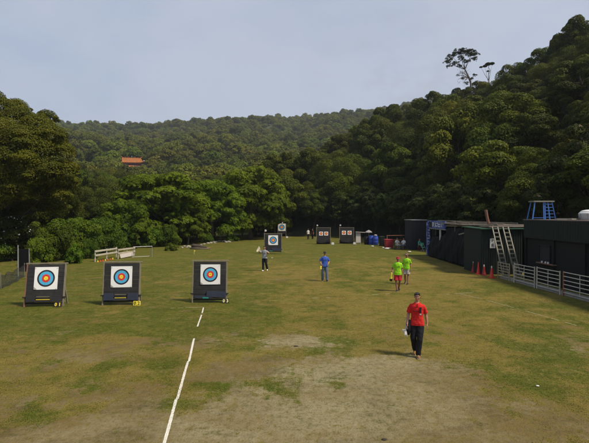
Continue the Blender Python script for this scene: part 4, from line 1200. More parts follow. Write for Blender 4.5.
p0 = at(417.5, 356.5)
b, j, hp = person(p0, facing(p0), 1.75, 'young person in red shirt and black trousers walking alone nearest to us, holding arrows', dict(shirt='c_red', legs='c_black', shoe='shoe_brown', collar=1, hem=.86, sleeve=.78, wide=1.08),
    dict(knL=(-.095, -.07, .50), anL=(-.055, .14, .15), footL=.45, knR=(.075, -.13, .50), anR=(.030, -.14, .085), elL=(-.236, .02, 1.14), wrL=(-.262, -.10, .905), elR=(.238, .08, 1.14), wrR=(.268, .03, .90)), vox=.0065)
ps = MB(); ps.box((.085, -.128, 1.30), (.055, .014, .16), (0, .06, 0)); ps.build('chest_strap', M['black'], b, bevel=.004)
MB().box((.092, -.130, 1.185), (.045, .012, .035), (0, .06, 0)).build('badge', M['c_white'], b)
pm = MB()
for k, (x, w_) in enumerate(((-.105, .022), (-.075, .018), (-.048, .024), (-.018, .018), (.008, .022), (.036, .020))): pm.box((x, -.131 + abs(x) * .05, 1.262 + .006 * (k % 2)), (w_, .010, .020))
pm.build('chest_print', M['c_maroon'], b)
MB().box((0, -.121, 1.42), (.028, .02, .11), (.25, 0, 0)).build('placket', M['c_red'], b)
# quiver and arrows at the hip
q = empty('quiver', p0, facing(p0), 'black hip quiver hanging beside the red-shirted person', 'quiver')
qm = MB(); qm.tube([(-.215, -.05, .95), (-.235, -.09, .78), (-.25, -.12, .60)], [.075, .08, .055], 12, True, .55); qm.box((-.20, -.03, .93), (.14, .10, .12), (.1, .1, 0)); qm.build('pouch', M['c_black'], q, True)
for k in range(5):
    a = Vector((-.25 - .012 * k, -.13 - .01 * (k % 2), .56)); MB().beam(a, a + Vector((-.05 - .01 * k, -.05, .20)), .012, .012).build('arrow_fletching', M['c_white'], q)
ar = empty('arrow_bundle', p0, facing(p0), 'bundle of white arrows in the hand of the red-shirted person', 'arrows')
for k in range(6):
    a = Vector((-.305 + .012 * (k % 3), -.09 - .012 * (k // 3), .84)); dd = Vector((-.03 + .02 * k / 5, -.16, -.26)).normalized()
    s_ = MB().tube([a - dd * .22, a + dd * .26], .0045, 6).build('arrow', M['c_white'], ar)
    MB().box(a + dd * .20, (.016, .016, .07), (-.4, 0, .2)).build('fletching', M['c_white'], s_)

p1 = at(398, 291.2)
b1, _, _ = person(p1, facing(p1, .10), 1.76, 'person in lime green shirt, red shorts and red cap walking in front', dict(shirt='c_neon', legs='c_redshort', shoe='shoe_dark', cap='c_cap', hem=.83, leg=.44, wide=1.15, sleeve=.75),
    dict(knL=(-.09, -.05, .50), anL=(-.05, -.10, .085), knR=(.09, -.04, .50), anR=(.075, .20, .15), footR=.4, elL=(-.27, .04, 1.15), wrL=(-.27, -.14, .96)), vox=.010, skin='skin_dark', build=1.05)
pd = empty('bow_case', p1, facing(p1), 'small yellow and black case held by the person in red shorts', 'case')
MB().box((-.33, -.18, .80), (.10, .22, .34), (0, .12, .2), top=(.8, .8)).build('case_body', M['yellow_plate'], pd, bevel=.03)
MB().box((-.335, -.185, .60), (.12, .20, .14), (0, .12, .2)).build('case_bottom', M['c_black'], pd, bevel=.03)
MB().tube([(-.30, -.12, .95), (-.31, -.17, 1.0), (-.32, -.21, .95)], .012, 6).build('handle', M['c_black'], pd)
p2 = at(406.8, 284.2)
person(p2, facing(p2, -.05), 1.74, 'person in lime green shirt and beige shorts walking behind the one in red shorts', dict(shirt='c_neon', legs='c_beige', shoe='shoe_dark', cap='c_capgrey', hem=.84, leg=.42, wide=1.15, sleeve=.78),
    dict(knL=(-.09, -.02, .50), anL=(-.08, .20, .14), footL=.4, knR=(.085, -.08, .50), anR=(.06, -.14, .085)), vox=.010, skin='skin_dark')
p3 = at(324.8, 281.2)
person(p3, facing(p3, .15), 1.74, 'person in blue shirt and jeans looking down at their hands', dict(shirt='c_blue', legs='c_jeans', shoe='shoe_dark', hem=.86, wide=1.12, sleeve=.8),
    dict(elL=(-.29, .03, 1.17), wrL=(-.20, -.14, .99), elR=(.27, .02, 1.15), wrR=(.17, -.18, 1.02), knL=(-.12, -.02, .49), anL=(-.13, .06, .085), knR=(.11, -.07, .50), anR=(.12, -.12, .085)), vox=.010, head_pitch=.45, build=1.05)
o = empty('paper_bag', p3 + Vector((-.24, -.20, 0)), 0, 'small yellow bag held by the person in blue', 'bag')
MB().box((0, 0, .82), (.12, .08, .2), (0, .1, .3), top=(.9, .8)).build('bag_body', M['yellow_plate'], o, bevel=.015)
MB().tube([(-.03, 0, .91), (0, 0, 1.0), (.03, 0, .91)], .006, 5).build('handle', M['c_black'], o)
p4 = at(264.6, 271)
person(p4, facing(p4, -.25), 1.74, 'person in grey shirt and black trousers walking with a sheet at the shoulder', dict(shirt='c_grey', legs='c_black', shoe='shoe_white', hem=.88, wide=1.1, sleeve=.8),
    dict(elL=(-.34, -.12, 1.30), wrL=(-.30, -.26, 1.46), elR=(.32, -.02, 1.22), wrR=(.28, -.22, 1.33), knL=(-.10, -.04, .50), anL=(-.09, -.08, .085), knR=(.12, -.05, .50), anR=(.16, .14, .14), footR=.4), vox=.011)
o = empty('paper_sheet', p4, facing(p4, -.25), 'pale folded paper sheet raised by the person in grey', 'paper')
MB().add([(-.50, -.32, 1.36), (-.24, -.30, 1.40), (-.27, -.24, 1.60), (-.36, -.20, 1.74), (-.50, -.22, 1.50), (-.50, -.30, 1.36), (-.24, -.28, 1.40), (-.27, -.22, 1.60), (-.36, -.18, 1.74), (-.50, -.20, 1.50)],
         [(0, 1, 2, 3, 4), (9, 8, 7, 6, 5), (0, 5, 6, 1), (1, 6, 7, 2), (2, 7, 8, 3), (3, 8, 9, 4), (4, 9, 5, 0)]).build('sheet', mat('paper_cream', (.72, .62, .42), .8), o)
FAR = dict(shirt='c_white', legs='c_black', shoe='shoe_dark', hem=.88, sleeve=.8)
p5 = at(308.2, 239.5); person(p5, facing(p5, .5), 1.72, 'small standing person in white shirt in the deep shade beyond the field', FAR, vox=.018)
p6 = at(312.6, 239.2); person(p6, facing(p6, -.8), 1.70, 'small standing person in dark clothes beside the one in white in the shade', dict(FAR, shirt='c_maroon'), vox=.018)
p7 = at(410.6, 248.6); person(p7, facing(p7, .9), 1.74, 'standing person in grey shirt beside the dark booth', dict(FAR, shirt='c_grey', legs='c_jeans'), vox=.016)
SEAT = dict(dz=-.42, hipL=(-.09, .0, .52), knL=(-.13, -.40, .50), anL=(-.12, -.36, .085), hipR=(.09, .0, .52), knR=(.13, -.40, .50), anR=(.12, -.44, .085), elL=(-.26, -.08, 1.16), wrL=(-.16, -.28, 1.03), elR=(.26, -.08, 1.16), wrR=(.16, -.28, 1.03))
for (px, py, yaw, fit, lab) in [(397.2, 249.2, .5, dict(FAR, legs='c_beige'), 'seated person in white shirt beside the red bin'), (403.8, 249.4, -.5, dict(FAR, legs='c_jeans'), 'seated person in white shirt nearer the standing person in grey'),
                        (419.5, 250.5, .9, dict(FAR, shirt='c_teal'), 'seated person in teal shirt in front of the dark booth')]:
    p = at(px, py); person(p, facing(p, yaw), 1.72, lab, fit, SEAT, vox=.015, seated=True)
    st = empty('stool', p + Vector((0, .05, 0)), yaw, 'low stool under the ' + lab.replace('seated ', ''), 'stool')
    MB().tube([(0, .02, .38), (0, .02, .42)], .18, 14).build('seat', M['red_plastic'], st)
    for a in range(4): MB().beam((.13 * math.cos(a * 1.57 + .8), .02 + .13 * math.sin(a * 1.57 + .8), 0), (.10 * math.cos(a * 1.57 + .8), .02 + .10 * math.sin(a * 1.57 + .8), .38), .03, .03).build('leg', M['red_plastic'], st)

# ------------------------------------------------------------------ booth, gantry, shelter, green shed
bx = empty('dark_booth', (13.9, 50.2, 0), 0, 'tall dark boxy booth with a pale top edge left of the blue gantry', 'booth')
mb = MB(); mb.box((0, 0, 1.65), (1.66, 3.0, 3.3)); mb.build('wall', M['dark_panel'], bx, bevel=.02)
for k in range(5): MB().box((-.66 + k * .33, -1.515, 1.62), (.03, .03, 3.1)).build('batten', M['dark_panel'], bx)
MB().box((0, 0, 3.34), (1.80, 3.1, .07)).build('roof', M['steel'], bx)

gy = 42.0
g_ = empty('blue_gantry', (13.75, gy, 0), 0, 'blue and white printed gantry frame between the dark booth and the netted shelter', 'gantry')
m, nt, b_ = newmat('blue_print')
v = mapping(nt, (1, 1, 1)); f = ramp(nt, noise(nt, 5.5, 3, .6, v), [(.54, 0), (.57, 1)])
nt.links.new(mixrgb(nt, f, (.02, .045, .26), (.30, .36, .55)), b_.inputs['Base Color']); b_.inputs['Roughness'].default_value = .6
M['blue_print'] = m
pst = MB().box((-.88, 0, 1.62), (.30, .30, 3.24)).build('post', M['blue_print'], g_, bevel=.01)
wm = MB()
rr_ = random.Random(4)
for k in range(9): wm.box((-.88 + (rr_.random() - .5) * .05, -.162, .55 + k * .27), (.13 + .08 * rr_.random(), .012, .05)); wm.box((-.88 + (rr_.random() - .5) * .12, -.162, .62 + k * .27), (.05, .012, .12))
wm.build('printed_marks', M['c_white'], pst)
hd = MB().box((-.86, -2.3, 3.02), (.12, 4.9, .68)).build('header_panel', M['blue_print'], g_, bevel=.01)
hm_ = MB(); hm_.box((-.93, -.75, 3.02), (.02, .9, .52)); hm_.build('picture_panel', M['dark_panel'], hd)
hm_ = MB()
for (y, z, w_, h_, r_) in [(-1.45, 3.02, .12, .44, 0), (-1.7, 3.18, .5, .08, 0), (-1.75, 3.0, .12, .34, .5), (-2.25, 3.02, .12, .44, .2), (-2.5, 3.15, .5, .08, -.1), (-2.5, 2.92, .45, .08, .3), (-2.95, 3.02, .12, .44, -.3), (-3.3, 3.08, .5, .08, 0), (-3.3, 2.88, .5, .08, 0), (-3.85, 3.04, .12, .4, 0), (-4.2, 3.12, .4, .08, .2)]:
    hm_.box((-.93, y, z), (.018, w_, h_), (r_, 0, 0))
hm_.build('lettering', M['c_white'], hd)
MB().box((-.84, -2.3, 2.64), (.08, 4.9, .09)).build('beam', M['steel'], g_)
MB().box((-.80, -3.2, 2.05), (.10, .16, 1.15)).build('hanging_post', M['tank'], g_)
MB().box((1.12, 0, 1.6), (.14, .2, 3.2)).build('post', M['dark_panel'], g_)

sh = empty('netted_shelter', (15.0, 35.5, 0), 0, 'long dark open shelter with black netting, low flat roof of poles and sheets', 'shelter')
MB().box((2.2, -.5, 1.5), (.12, 12.6, 3.0)).build('back_wall', M['dark_wall'], sh)
MB().box((0.1, 6.1, 1.5), (4.1, .1, 3.0)).build('end_wall', M['dark_wall'], sh)
for k in range(9):
    y = 5.6 - k * 1.42; r_ = random.Random(k)
    MB().box((.15, y, 3.12 + .05 * (k % 2)), (4.6, 1.5, .045), (0, -.015 + .02 * r_.random(), (r_.random() - .5) * .08)).build('roof_sheet', M['roof_sheet'], sh)
for k, (y0, y1, dx, dz_) in enumerate([(6.2, -1.0, -2.15, 3.0), (6.0, -6.4, -2.05, 3.09), (2.5, -7.4, -2.25, 3.20), (5.0, -3.0, -1.7, 3.28), (1.5, -6.6, -1.2, 3.30)]):
    MB().tube([(dx, y0, dz_), (dx + .06, (y0 + y1) / 2, dz_ - .05), (dx + .02, y1, dz_ + .02)], .045, 7).build('roof_pole', M['wood'], sh)
for k, y in enumerate((5.4, 1.8, -1.6, -4.5)):
    MB().box((-1.95, y, 1.5), (.16, .16, 3.0)).build('post', M['wood'] if k == 3 else M['dark_wall'], sh)
MB().box((-1.6, -4.9, .55), (.5, .9, 1.1)).build('cupboard', M['dark_wall'], sh, bevel=.02)
vs = []; fs = []; nn_ = 60; mm_ = 14
for i in range(nn_ + 1):
    t = i / nn_; y = 5.8 - t * 9.6
    ztop = 2.9 - 1.05 * max(0, 1 - t / .45) ** .5 - .35 * math.sin(min(1, t * 1.25) * 3.14) ** 2 * (.6 + .4 * math.sin(t * 9)) - (.5 if t > .75 else 0) * (t - .75) * 4
    for k in range(mm_ + 1):
        s_ = k / mm_; z = ztop * (1 - s_) + .06 * s_
        vs.append((-2.02 - .16 * math.sin(s_ * 3.1) * (.7 + .3 * math.sin(t * 11)) + .035 * math.sin(t * 83 + s_ * 5) + .10 * math.sin(s_ * 9 + t * 23) * .5 - .35 * s_, y + .05 * math.sin(t * 40), z))
for i in range(nn_):
    for k in range(mm_): a = i * (mm_ + 1) + k; fs.append((a, a + 1, a + mm_ + 2, a + mm_ + 1))
o = MB().add(vs, fs).build('netting', M['tarp'], sh, True); s_ = o.modifiers.new('s', 'SOLIDIFY'); s_.thickness = .01
a = P(459, 234.6, 32.0) - Vector((15.0, 35.5, 0)); c_ = P(484, 228.2, 30.2) - Vector((15.0, 35.5, 0))
MB().tube([a, c_], [.045, .05], 7).build('awning_arm', M['alu'], sh)
MB().tube([P(476, 229.8, 30.6) - Vector((15, 35.5, 0)), P(482, 233.5, 30.2) - Vector((15, 35.5, 0))], .03, 6).build('awning_arm', M['alu'], sh)

for k, (a, c_, r_) in enumerate([((-2.2, -5.6, 3.2), (-1.9, -7.3, 3.28), .04), ((-2.35, 3.0, 3.42), (-.4, -6.9, 3.36), .035), ((-2.1, -2.6, 2.8), (-1.2, -5.9, 3.3), .03), ((-.9, 4.0, 3.35), (-2.2, -2.0, 3.32), .04), ((-2.12, -3.2, 0), (-2.12, -3.2, 3.3), .05), ((-2.15, -.4, 2.0), (-2.1, -.4, 3.4), .04)]):
    MB().tube([a, tuple((p + q) / 2 + .03 * (k % 3 - 1) for p, q in zip(a, c_)), c_], r_, 6).build('roof_pole', M['wood'], sh)
for k, (y, z, w_, h_) in enumerate([(-4.6, 1.9, .5, .7), (-3.8, 2.2, .35, .5), (4.7, 2.3, .4, .6)]):
    MB().box((-2.0, y, z), (.05, w_, h_), (.1 * k, 0, .1)).build('hanging_cloth', M[('c_grey', 'c_beige', 'green_sheet')[k]], sh)
gs = empty('green_shed', (13.55, 30.0, 0), 0, 'small dark green sheet-metal shed behind the traffic cones and ladders', 'shed')
w_ = MB().box((0, 0, 1.48), (2.7, 2.9, 2.96)).build('wall', M['green_sheet'], gs, bevel=.01)
for k in range(18): MB().box((-1.28 + k * .15, -1.462, 1.47), (.05, .02, 2.9)).build('rib', M['green_sheet'], w_)
MB().box((.05, 0, 3.02), (3.0, 3.2, .07), (R(1), 0, 0)).build('roof', M['green_edge'], gs, bevel=.01)
sgn = MB().box((-.62, -1.50, 2.05), (.34, .03, .62)).build('sign', M['c_white'], gs)
text_mesh('P', .30, M['black'], sgn, (-.62, -1.522, 2.22), name='lettering'); text_mesh('R', .30, M['black'], sgn, (-.62, -1.522, 1.92), name='lettering')
MB().tube([(.30, 1.0, 3.0), (.12, 1.0, 3.7), (.02, 1.0, 4.25)], [.11, .10, .10], 10).build('chimney', M['wood_red'], gs)

def ladder(x0, y0, x1, y1, ztop, lab):
    e = empty('ladder', (x1, y1, 0), 0, lab, 'ladder', 'ladders leaning on the green shed')
    top = Vector((x0 - x1, y0 - y1, ztop)); w_ = .36; d = top.normalized()
    for sx in (-1, 1): MB().beam(Vector((sx * w_ / 2, 0, 0)), top + Vector((sx * w_ / 2 * .95, 0, 0)), .055, .07, (0, 1, 0)).build('rail', M['alu'], e)
    L = top.length; n = 12
    for k in range(n):
        p = top * ((k + .6) / n)
        MB().beam(p + Vector((-w_ / 2, 0, 0)), p + Vector((w_ / 2, 0, 0)), .06, .07).build('rung', M['alu'], e)
ladder(13.02, 28.38, 13.12, 27.0, 3.12, 'aluminium ladder leaning on the green shed nearer the white sign')
ladder(13.70, 28.38, 13.86, 27.0, 3.12, 'aluminium ladder leaning on the green shed nearer the black building')

# traffic cones
def cone(px, py, h, mt, cap, lab):
    x, Y = G(px, py); e = empty('traffic_cone', (x, Y, 0), px, lab, 'traffic cone', 'traffic cones in front of the green shed')
    MB().box((0, 0, .015), (.36 * h / .7, .36 * h / .7, .03)).build('base', M[mt], e, bevel=.01)
    mb = MB(); mb.tube([(0, 0, .03), (0, 0, .06), (0, 0, h * .6), (0, 0, h)], [.15, .125, .065, .028], 20); mb.build('cone', M[mt], e, True)
    mb = MB(); z0 = h * .52; mb.tube([(0, 0, z0), (0, 0, z0 + .12)], [.082, .064], 20, False); 
    if cap: MB().tube([(0, 0, h - .10), (0, 0, h + .02)], [.045, .035], 12).build('top_sleeve', M['c_white'], e)
cone(473.7, 272.2, .72, 'cone_dark', 1, 'dark red cone with white top beside the shelter post')
cone(478.8, 274.2, .80, 'cone_orange', 0, 'tallest plain orange cone, second from the shelter')
cone(484.3, 275.2, .66, 'cone_dark', 1, 'shorter red cone with pale top, third from the shelter')
cone(492.0, 278.0, .72, 'cone_orange', 1, 'orange cone nearest the fence panels')
o = MB().ball((0, 0, .06), (.20, .13, .08), 12, 8).ball((.12, .05, .08), (.10, .08, .07), 8, 6).build('plastic_bag', M['c_white'], None, True); o.location = (*G(466.5, 268.5), 0); tag(o, 'white plastic bag lying on the grass before the shelter', 'bag')
e = empty('bottle', (*G(476, 270), 0), 0, 'pale bottle standing behind the dark red cone', 'bottle')
MB().tube([(0, 0, 0), (0, 0, .55), (0, 0, .62), (0, 0, .72)], [.08, .08, .035, .03], 10).build('bottle_body', M['tank'], e, True)

# white tubular fence panels
def fence_panel(p0, p1, h, mt, lab, rails=6, mtl2=None):
    p0 = Vector((*p0, 0)); p1 = Vector((*p1, 0)); L = (p1 - p0).length
    e = empty('fence_panel', p0, math.atan2(p1.y - p0.y, p1.x - p0.x), lab, 'fence panel', 'tubular fence panels in front of the black building')
    for x in (0, L): MB().tube([(x, 0, 0), (x, 0, h + .03)], .035, 8).build('post', M[mtl2 or mt], e)
    for k in range(rails):
        z = .16 + (h - .18) * k / (rails - 1); MB().tube([(0, 0, z), (L / 2, 0, z - .008), (L, 0, z)], .022, 7).build('rail', M[mt], e)
    for x in (L * .5,): MB().box((x, 0, .16 + (h - .18) / 2), (.03, .02, h - .18)).build('brace', M[mt], e)
    return e
def FP(Y): return (12.6 + (27 - Y) * .07, Y)
M['cream_paint'] = mat('cream_paint', (.32, .27, .15), .6, dirt=(.25, .18, .1), dirtamt=.5)
fence_panel(FP(27.0), FP(25.75), 1.0, 'cream_paint', 'yellowed fence panel nearest the cones, crossing the ladder feet')
fence_panel((13.15, 25.9), FP(25.3), .98, 'cream_paint', 'short yellowed fence piece set askew behind the first panel', 4)
fence_panel(FP(25.25), FP(23.35), 1.10, 'white_paint', 'white fence panel beneath the corner of the black building')
fence_panel(FP(23.15), FP(21.35), 1.13, 'white_paint', 'white fence panel beneath the window ledge of the black building')
fence_panel(FP(21.1), FP(18.9), 1.16, 'white_paint', 'white fence panel with rusty posts, closest to us', mtl2='rust')
fence_panel(FP(18.7), FP(16.5), 1.16, 'white_paint', 'white fence panel running out of the picture past the rusty posts')
ks = MB()
for (a, b_) in ((26.9, 25.4), (25.2, 23.4), (23.3, 21.5), (21.45, 19.2), (19.15, 16.5)):
    x0, x1 = FP(a)[0] + .16, FP(b_)[0] + .16; ks.beam((x0, a, .09), (x1, b_, .09), .26, .18)
tag(ks.build('kerb', M['concrete'], bevel=.012), kind='structure')

# ------------------------------------------------------------------ black building
bb = empty('black_building', (14.2, 12.0, 0), 0, 'long black building with corrugated dark green upper band', 'building')
MB().box((3.2, 7.4, 1.30), (6.2, 14.9, 2.60)).build('wall', M['dark_wall'], bb)
cg = MB(); vs = []; fs = []
n_ = 220; y0, y1 = -.0, 14.98
# corrugated cladding, front (towards the field) and end
def corr(pa, pb, z0, z1, nrm_, n):
    vs = []; fs = []; pa = Vector(pa); pb = Vector(pb)
    for i in range(n + 1):
        p = pa.lerp(pb, i / n) + Vector(nrm_) * (.025 if i % 4 in (1, 2) else 0)
        vs += [(p.x, p.y, z0), (p.x, p.y, z1)]
    for i in range(n): a = i * 2; fs.append((a, a + 2, a + 3, a + 1))
    return vs, fs
cg.add(*corr((-.03, 0, 0), (-.03, 15.0, 0), 2.52, 3.58, (-1, 0, 0), 300))
cg.add(*corr((-.03, 15.0, 0), (6.4, 15.0, 0), 2.52, 3.58, (0, 1, 0), 120))
cg.add(*corr((-.03, 0.0, 0), (6.4, 0, 0), 2.52, 3.58, (0, -1, 0), 120))
cg.box((3.2, 7.5, 3.06), (6.3, 14.86, 1.02))
cg.build('corrugated_band', M['green_sheet'], bb)
MB().box((3.2, 7.5, 3.61), (6.5, 15.1, .05)).build('roof', M['roof_sheet'], bb)
wn = MB()
for (y, z, a, b_) in ((12.9, 2.16, 1.1, .06), (12.9, 1.22, 1.1, .06), (12.36, 1.69, .06, .9), (13.44, 1.69, .06, .9)): wn.box((.07, y, z), (.09, a, b_))
wf = wn.build('window', M['dark_panel'], bb)
MB().box((.09, 12.9, 1.69), (.03, 1.02, .88)).build('pane', M['black'], wf)
MB().box((-.0, 12.6, 1.15), (.26, 1.7, .05)).build('ledge', M['wood_red'], bb)
for k, y in enumerate((12.35, 12.6, 12.95)):
    o = MB().tube([(0, 0, 0), (0, 0, .10)], [.05, .045], 10).build('cup', M['tank']); o.location = (14.15, 12 + y, 1.176); tag(o, ['white cup on the ledge under the dark window', 'white cup in the middle of the ledge', 'white cup at the far end of the ledge'][k], 'cup', 'cups on the building ledge')
for k, y in enumerate((14.9, 12.0, 9.4, 6.6, 3.8)): MB().box((.06, y, 1.26), (.12, .14, 2.5)).build('post', M['dark_wall'], bb)

# blue steel stand on the roof
st = empty('roof_stand', (14.62, 25.9, 3.636), 0, 'blue steel platform stand with side ladder on the black building roof', 'stand')
hT = 1.03
for sx in (-1, 1):
    for sy in (-1, 1):
        MB().beam((sx * .68, sy * .30, 0), (sx * .50, sy * .22, hT), .05, .05).build('leg', M['blue_steel'], st)
MB().box((0, 0, hT + .035), (1.20, .62, .07)).build('platform', M['alu'], st)
for x in (.0, .08): MB().beam((x, -.28, 0), (x, -.22, hT), .045, .045).build('upright', M['blue_steel'], st)
for k in range(5): MB().beam((.08, -.26, .14 + k * .19), (.62 - .03 * k, -.26, .14 + k * .19), .03, .03).build('rung', M['blue_steel'], st)
MB().beam((-.62, -.28, .1), (.0, -.28, .1), .03, .03).build('crossbar', M['blue_steel'], st)
tk = empty('water_tank', (15.95, 23.6, 3.636), 0, 'round white water tank on the roof of the black building', 'tank')
MB().tube([(0, 0, 0), (0, 0, .05), (0, 0, .30), (0, 0, .33), (0, 0, .36), (0, 0, .42)], [.40, .44, .50, .53, .53, .46], 28).build('tank_body', M['tank'], tk, True)
MB().ball((0, 0, .42), (.46, .46, .14), 24, 8).build('lid', M['tank'], tk, True)
for k in range(8):
    a = k * .785; MB().beam((.49 * math.cos(a), .49 * math.sin(a), .05), (.53 * math.cos(a), .53 * math.sin(a), .34), .02, .03).build('rib', M['steel'], tk)
for k, (x0, y0, x1, y1, lab) in enumerate([(14.5, 24.2, 15.8, 23.9, 'pale plank lying on the roof beside the blue stand'), (14.6, 23.2, 16.2, 24.6, 'pale plank lying crosswise on the roof near the tank')]):
    o = MB().beam((x0, y0, 3.68), (x1, y1, 3.68), .22, .07).build('plank', M['alu']); tag(o, lab, 'plank', 'planks on the roof')

# ------------------------------------------------------------------ clutter at the far right edge
def barrel(px, py, r, h, mt, lab):
    x, Y = G(px, py); e = empty('barrel', (x, Y, 0), 0, lab, 'barrel', 'plastic barrels at the far edge')
    MB().tube([(0, 0, 0), (0, 0, .04), (0, 0, h * .3), (0, 0, h * .33), (0, 0, h * .36), (0, 0, h * .64), (0, 0, h * .67), (0, 0, h * .7), (0, 0, h * .96), (0, 0, h)], [r * .92, r, r, r * 1.05, r, r, r * 1.05, r, r, r * .9], 20).build('drum', M[mt], e, True)
    MB().tube([(0, 0, h), (0, 0, h + .04)], [r * .95, r * .95], 20).build('lid', M[mt], e)
barrel(366.5, 244.4, .30, 1.0, 'dark_panel', 'dark blue-black barrel left of the bright blue ones')
barrel(371.3, 244.6, .34, 1.15, 'blue_plastic', 'bright blue barrel nearer the grey board')
barrel(375.6, 244.9, .34, 1.10, 'blue_plastic', 'bright blue barrel nearer the dark green bin')
def bin_(px, py, w_, h, mt, lab, nm='wheelie_bin'):
    x, Y = G(px, py); e = empty(nm, (x, Y, 0), .1, lab, 'bin')
    MB().box((0, 0, h / 2), (w_ * .86, .6, h), top=(1.15, 1.15)).build('bin_body', M[mt], e, bevel=.02)
    MB().box((0, .02, h + .03), (w_ * 1.04, .76, .06), (.05, 0, 0)).build('lid', M[mt], e, bevel=.02)
    for sx in (-1, 1): MB().tube([(sx * w_ * .42, .3, .1), (sx * w_ * .48, .3, .1)], .1, 12).build('wheel', M['black'], e)
bin_(382.3, 246.0, .62, 1.15, 'green_sheet', 'dark green bin between the blue barrels and the red bin')
bin_(388.9, 247.8, 1.0, .95, 'red_plastic', 'wide dark red bin under the thin pink frame')
x, Y = G(358.3, 245.0); e = empty('notice_board', (x, Y, 0), 0, 'pale grey board on legs right of the double-face butt', 'board')
MB().box((0, 0, .95), (.62, .05, 1.3), (R(-6), 0, 0)).build('panel', M['temple_pale'], e, bevel=.01)
for sx in (-1, 1): MB().beam((sx * .27, -.02, 0), (sx * .27, .08, 1.7), .05, .05).build('leg', M['steel'], e)
MB().box((.28, .1, 1.66), (1.2, .5, .05), (.0, .05, 0)).build('canopy_sheet', M['temple_pale'], e)
x, Y = G(398.5, 247.6); e = empty('pipe_frame', (x, Y + .6, 0), .05, 'thin pinkish pipe frame behind the seated people', 'frame')
for sx in (-1.25, 1.05): MB().tube([(sx, 0, 0), (sx, 0, 1.40)], .035, 8).build('leg', mat('pink_pipe', (.36, .2, .17), .6), e)
MB().tube([(-1.3, 0, 1.40), (1.1, 0, 1.42)], .04, 8).build('crossbar', M['rust'], e)
MB().tube([(-1.25, 0, .9), (1.05, 0, .9)], .02, 8).build('crossbar', M['rust'], e)
x, Y = G(400.2, 249.6); e = empty('low_table', (x, Y - .2, 0), .1, 'low dark table between the seated people', 'table')
MB().box((0, 0, .42), (1.3, .6, .05)).build('table_top', M['dark_panel'], e)
for sx in (-1, 1):
    for sy in (-1, 1): MB().box((sx * .58, sy * .24, .2), (.05, .05, .4)).build('leg', M['black'], e)
for i, (px, py, s_, lab) in enumerate([(387, 249.2, .22, 'pale bag on the grass before the red bin'), (409.5, 252.2, .15, 'pale bag on the grass before the dark booth'), (372.5, 246.6, .14, 'tiny pale bag before the blue barrels'), (383.4, 248, .12, 'tiny pale bag before the dark green bin'),
                                   (389.5, 248.9, .2, 'orange-tinged bag by the red bin')]):
    o = MB().ball((0, 0, s_ * .35), (s_ * 1.3, s_, s_ * .45), 10, 6).ball((s_ * .6, 0, s_ * .4), (s_ * .5, s_ * .6, s_ * .4), 8, 5).build('bag', M['c_white'] if i < 4 else M['c_beige'], None, True); o.location = (*G(px, py), 0); tag(o, lab, 'bag', 'bags left on the grass')
def folding_chair(px, py, rz, mt, lab):
    x, Y = G(px, py); e = empty('folding_chair', (x, Y, 0), rz, lab, 'chair')
    MB().box((0, 0, .43), (.44, .42, .04)).build('seat', M[mt], e); MB().box((0, .22, .72), (.44, .03, .36), (.2, 0, 0)).build('backrest', M[mt], e)
    for sx in (-1, 1): MB().beam((sx * .21, -.2, 0), (sx * .21, .24, .86), .025, .025).build('leg', M['steel'], e); MB().beam((sx * .21, .22, 0), (sx * .21, -.18, .44), .025, .025).build('leg', M['steel'], e)
folding_chair(423.8, 251.4, .6, 'c_teal', 'teal folding chair at the foot of the blue gantry post')
folding_chair(430.6, 252.6, -.3, 'c_teal', 'teal folding chair against the netting edge')
x, Y = G(369.5, 243.6); e = empty('garden_parasol', (x, Y + .6, 0), 0, 'small folded-down pale parasol behind the blue barrels', 'parasol')
MB().tube([(0, 0, 0), (0, 0, 1.9)], .025, 7).build('pole', M['steel'], e)
MB().tube([(0, 0, 1.5), (0, 0, 1.66), (0, 0, 1.82)], [.50, .38, .05], 14).build('canopy', M['temple_pale'], e)
o = MB().ball((0, 0, .1), (.22, .16, .1), 8, 6).build('bag', M['temple_pale'], None, True); o.location = (*G(375.6, 244.9), 1.15); tag(o, 'pale bag lying on top of the bright blue barrel', 'bag')

# ------------------------------------------------------------------ left edge: net fence, panel, white rails, goal frame, log, stones
e = empty('net_fence', (*G(17.4, 281), 0), 0, 'low sagging black net fence strung from a thin pole', 'fence')
ox, oy = G(17.4, 281)
MB().tube([(0, 0, -.05), (.02, 0, 2.12)], .028, 8).build('pole', M['steel'], e)
fpts = [(24, 276.5), (17.4, 281), (8, 286), (0, 289), (-14, 294), (-40, 302)]
W_ = [Vector((*G(*q), 0)) - Vector((ox, oy, 0)) for q in fpts]
vs = []; fs = []; n_ = 40; mm_ = 8
for i in range(n_ + 1):
    t = i / n_ * (len(W_) - 1); k = min(int(t), len(W_) - 2); p = W_[k].lerp(W_[k + 1], t - k); hh = .78 - .13 * math.sin((t % 1) * 3.14)
    for s_ in range(mm_ + 1):
        q_ = s_ / mm_; vs.append((p.x + .05 * math.sin(i * .9 + q_ * 2), p.y - .10 * math.sin(q_ * 3.1) + .04 * math.sin(i * 1.7), .02 + hh * q_))
for i in range(n_):
    for s_ in range(mm_): a = i * (mm_ + 1) + s_; fs.append((a, a + mm_ + 1, a + mm_ + 2, a + 1))
o = MB().add(vs, fs).build('net', M['net'], e, True)
for k in (0, 3, 5): MB().tube([W_[k], W_[k] + Vector((0, 0, .85))], .022, 7).build('post', M['wood'], e)
x, Y = G(23.5, 276); e = empty('screen_panel', (x, Y, 0), .05, 'upright black screen panel beside the thin net pole', 'screen')
MB().box((0, 0, 1.0), (.62, .03, 1.45)).build('sheet', M['tarp'], e, bevel=.005)
for sx in (-1, 1): MB().beam((sx * .33, 0, 0), (sx * .33, 0, 1.75), .035, .035).build('post', M['steel'], e)
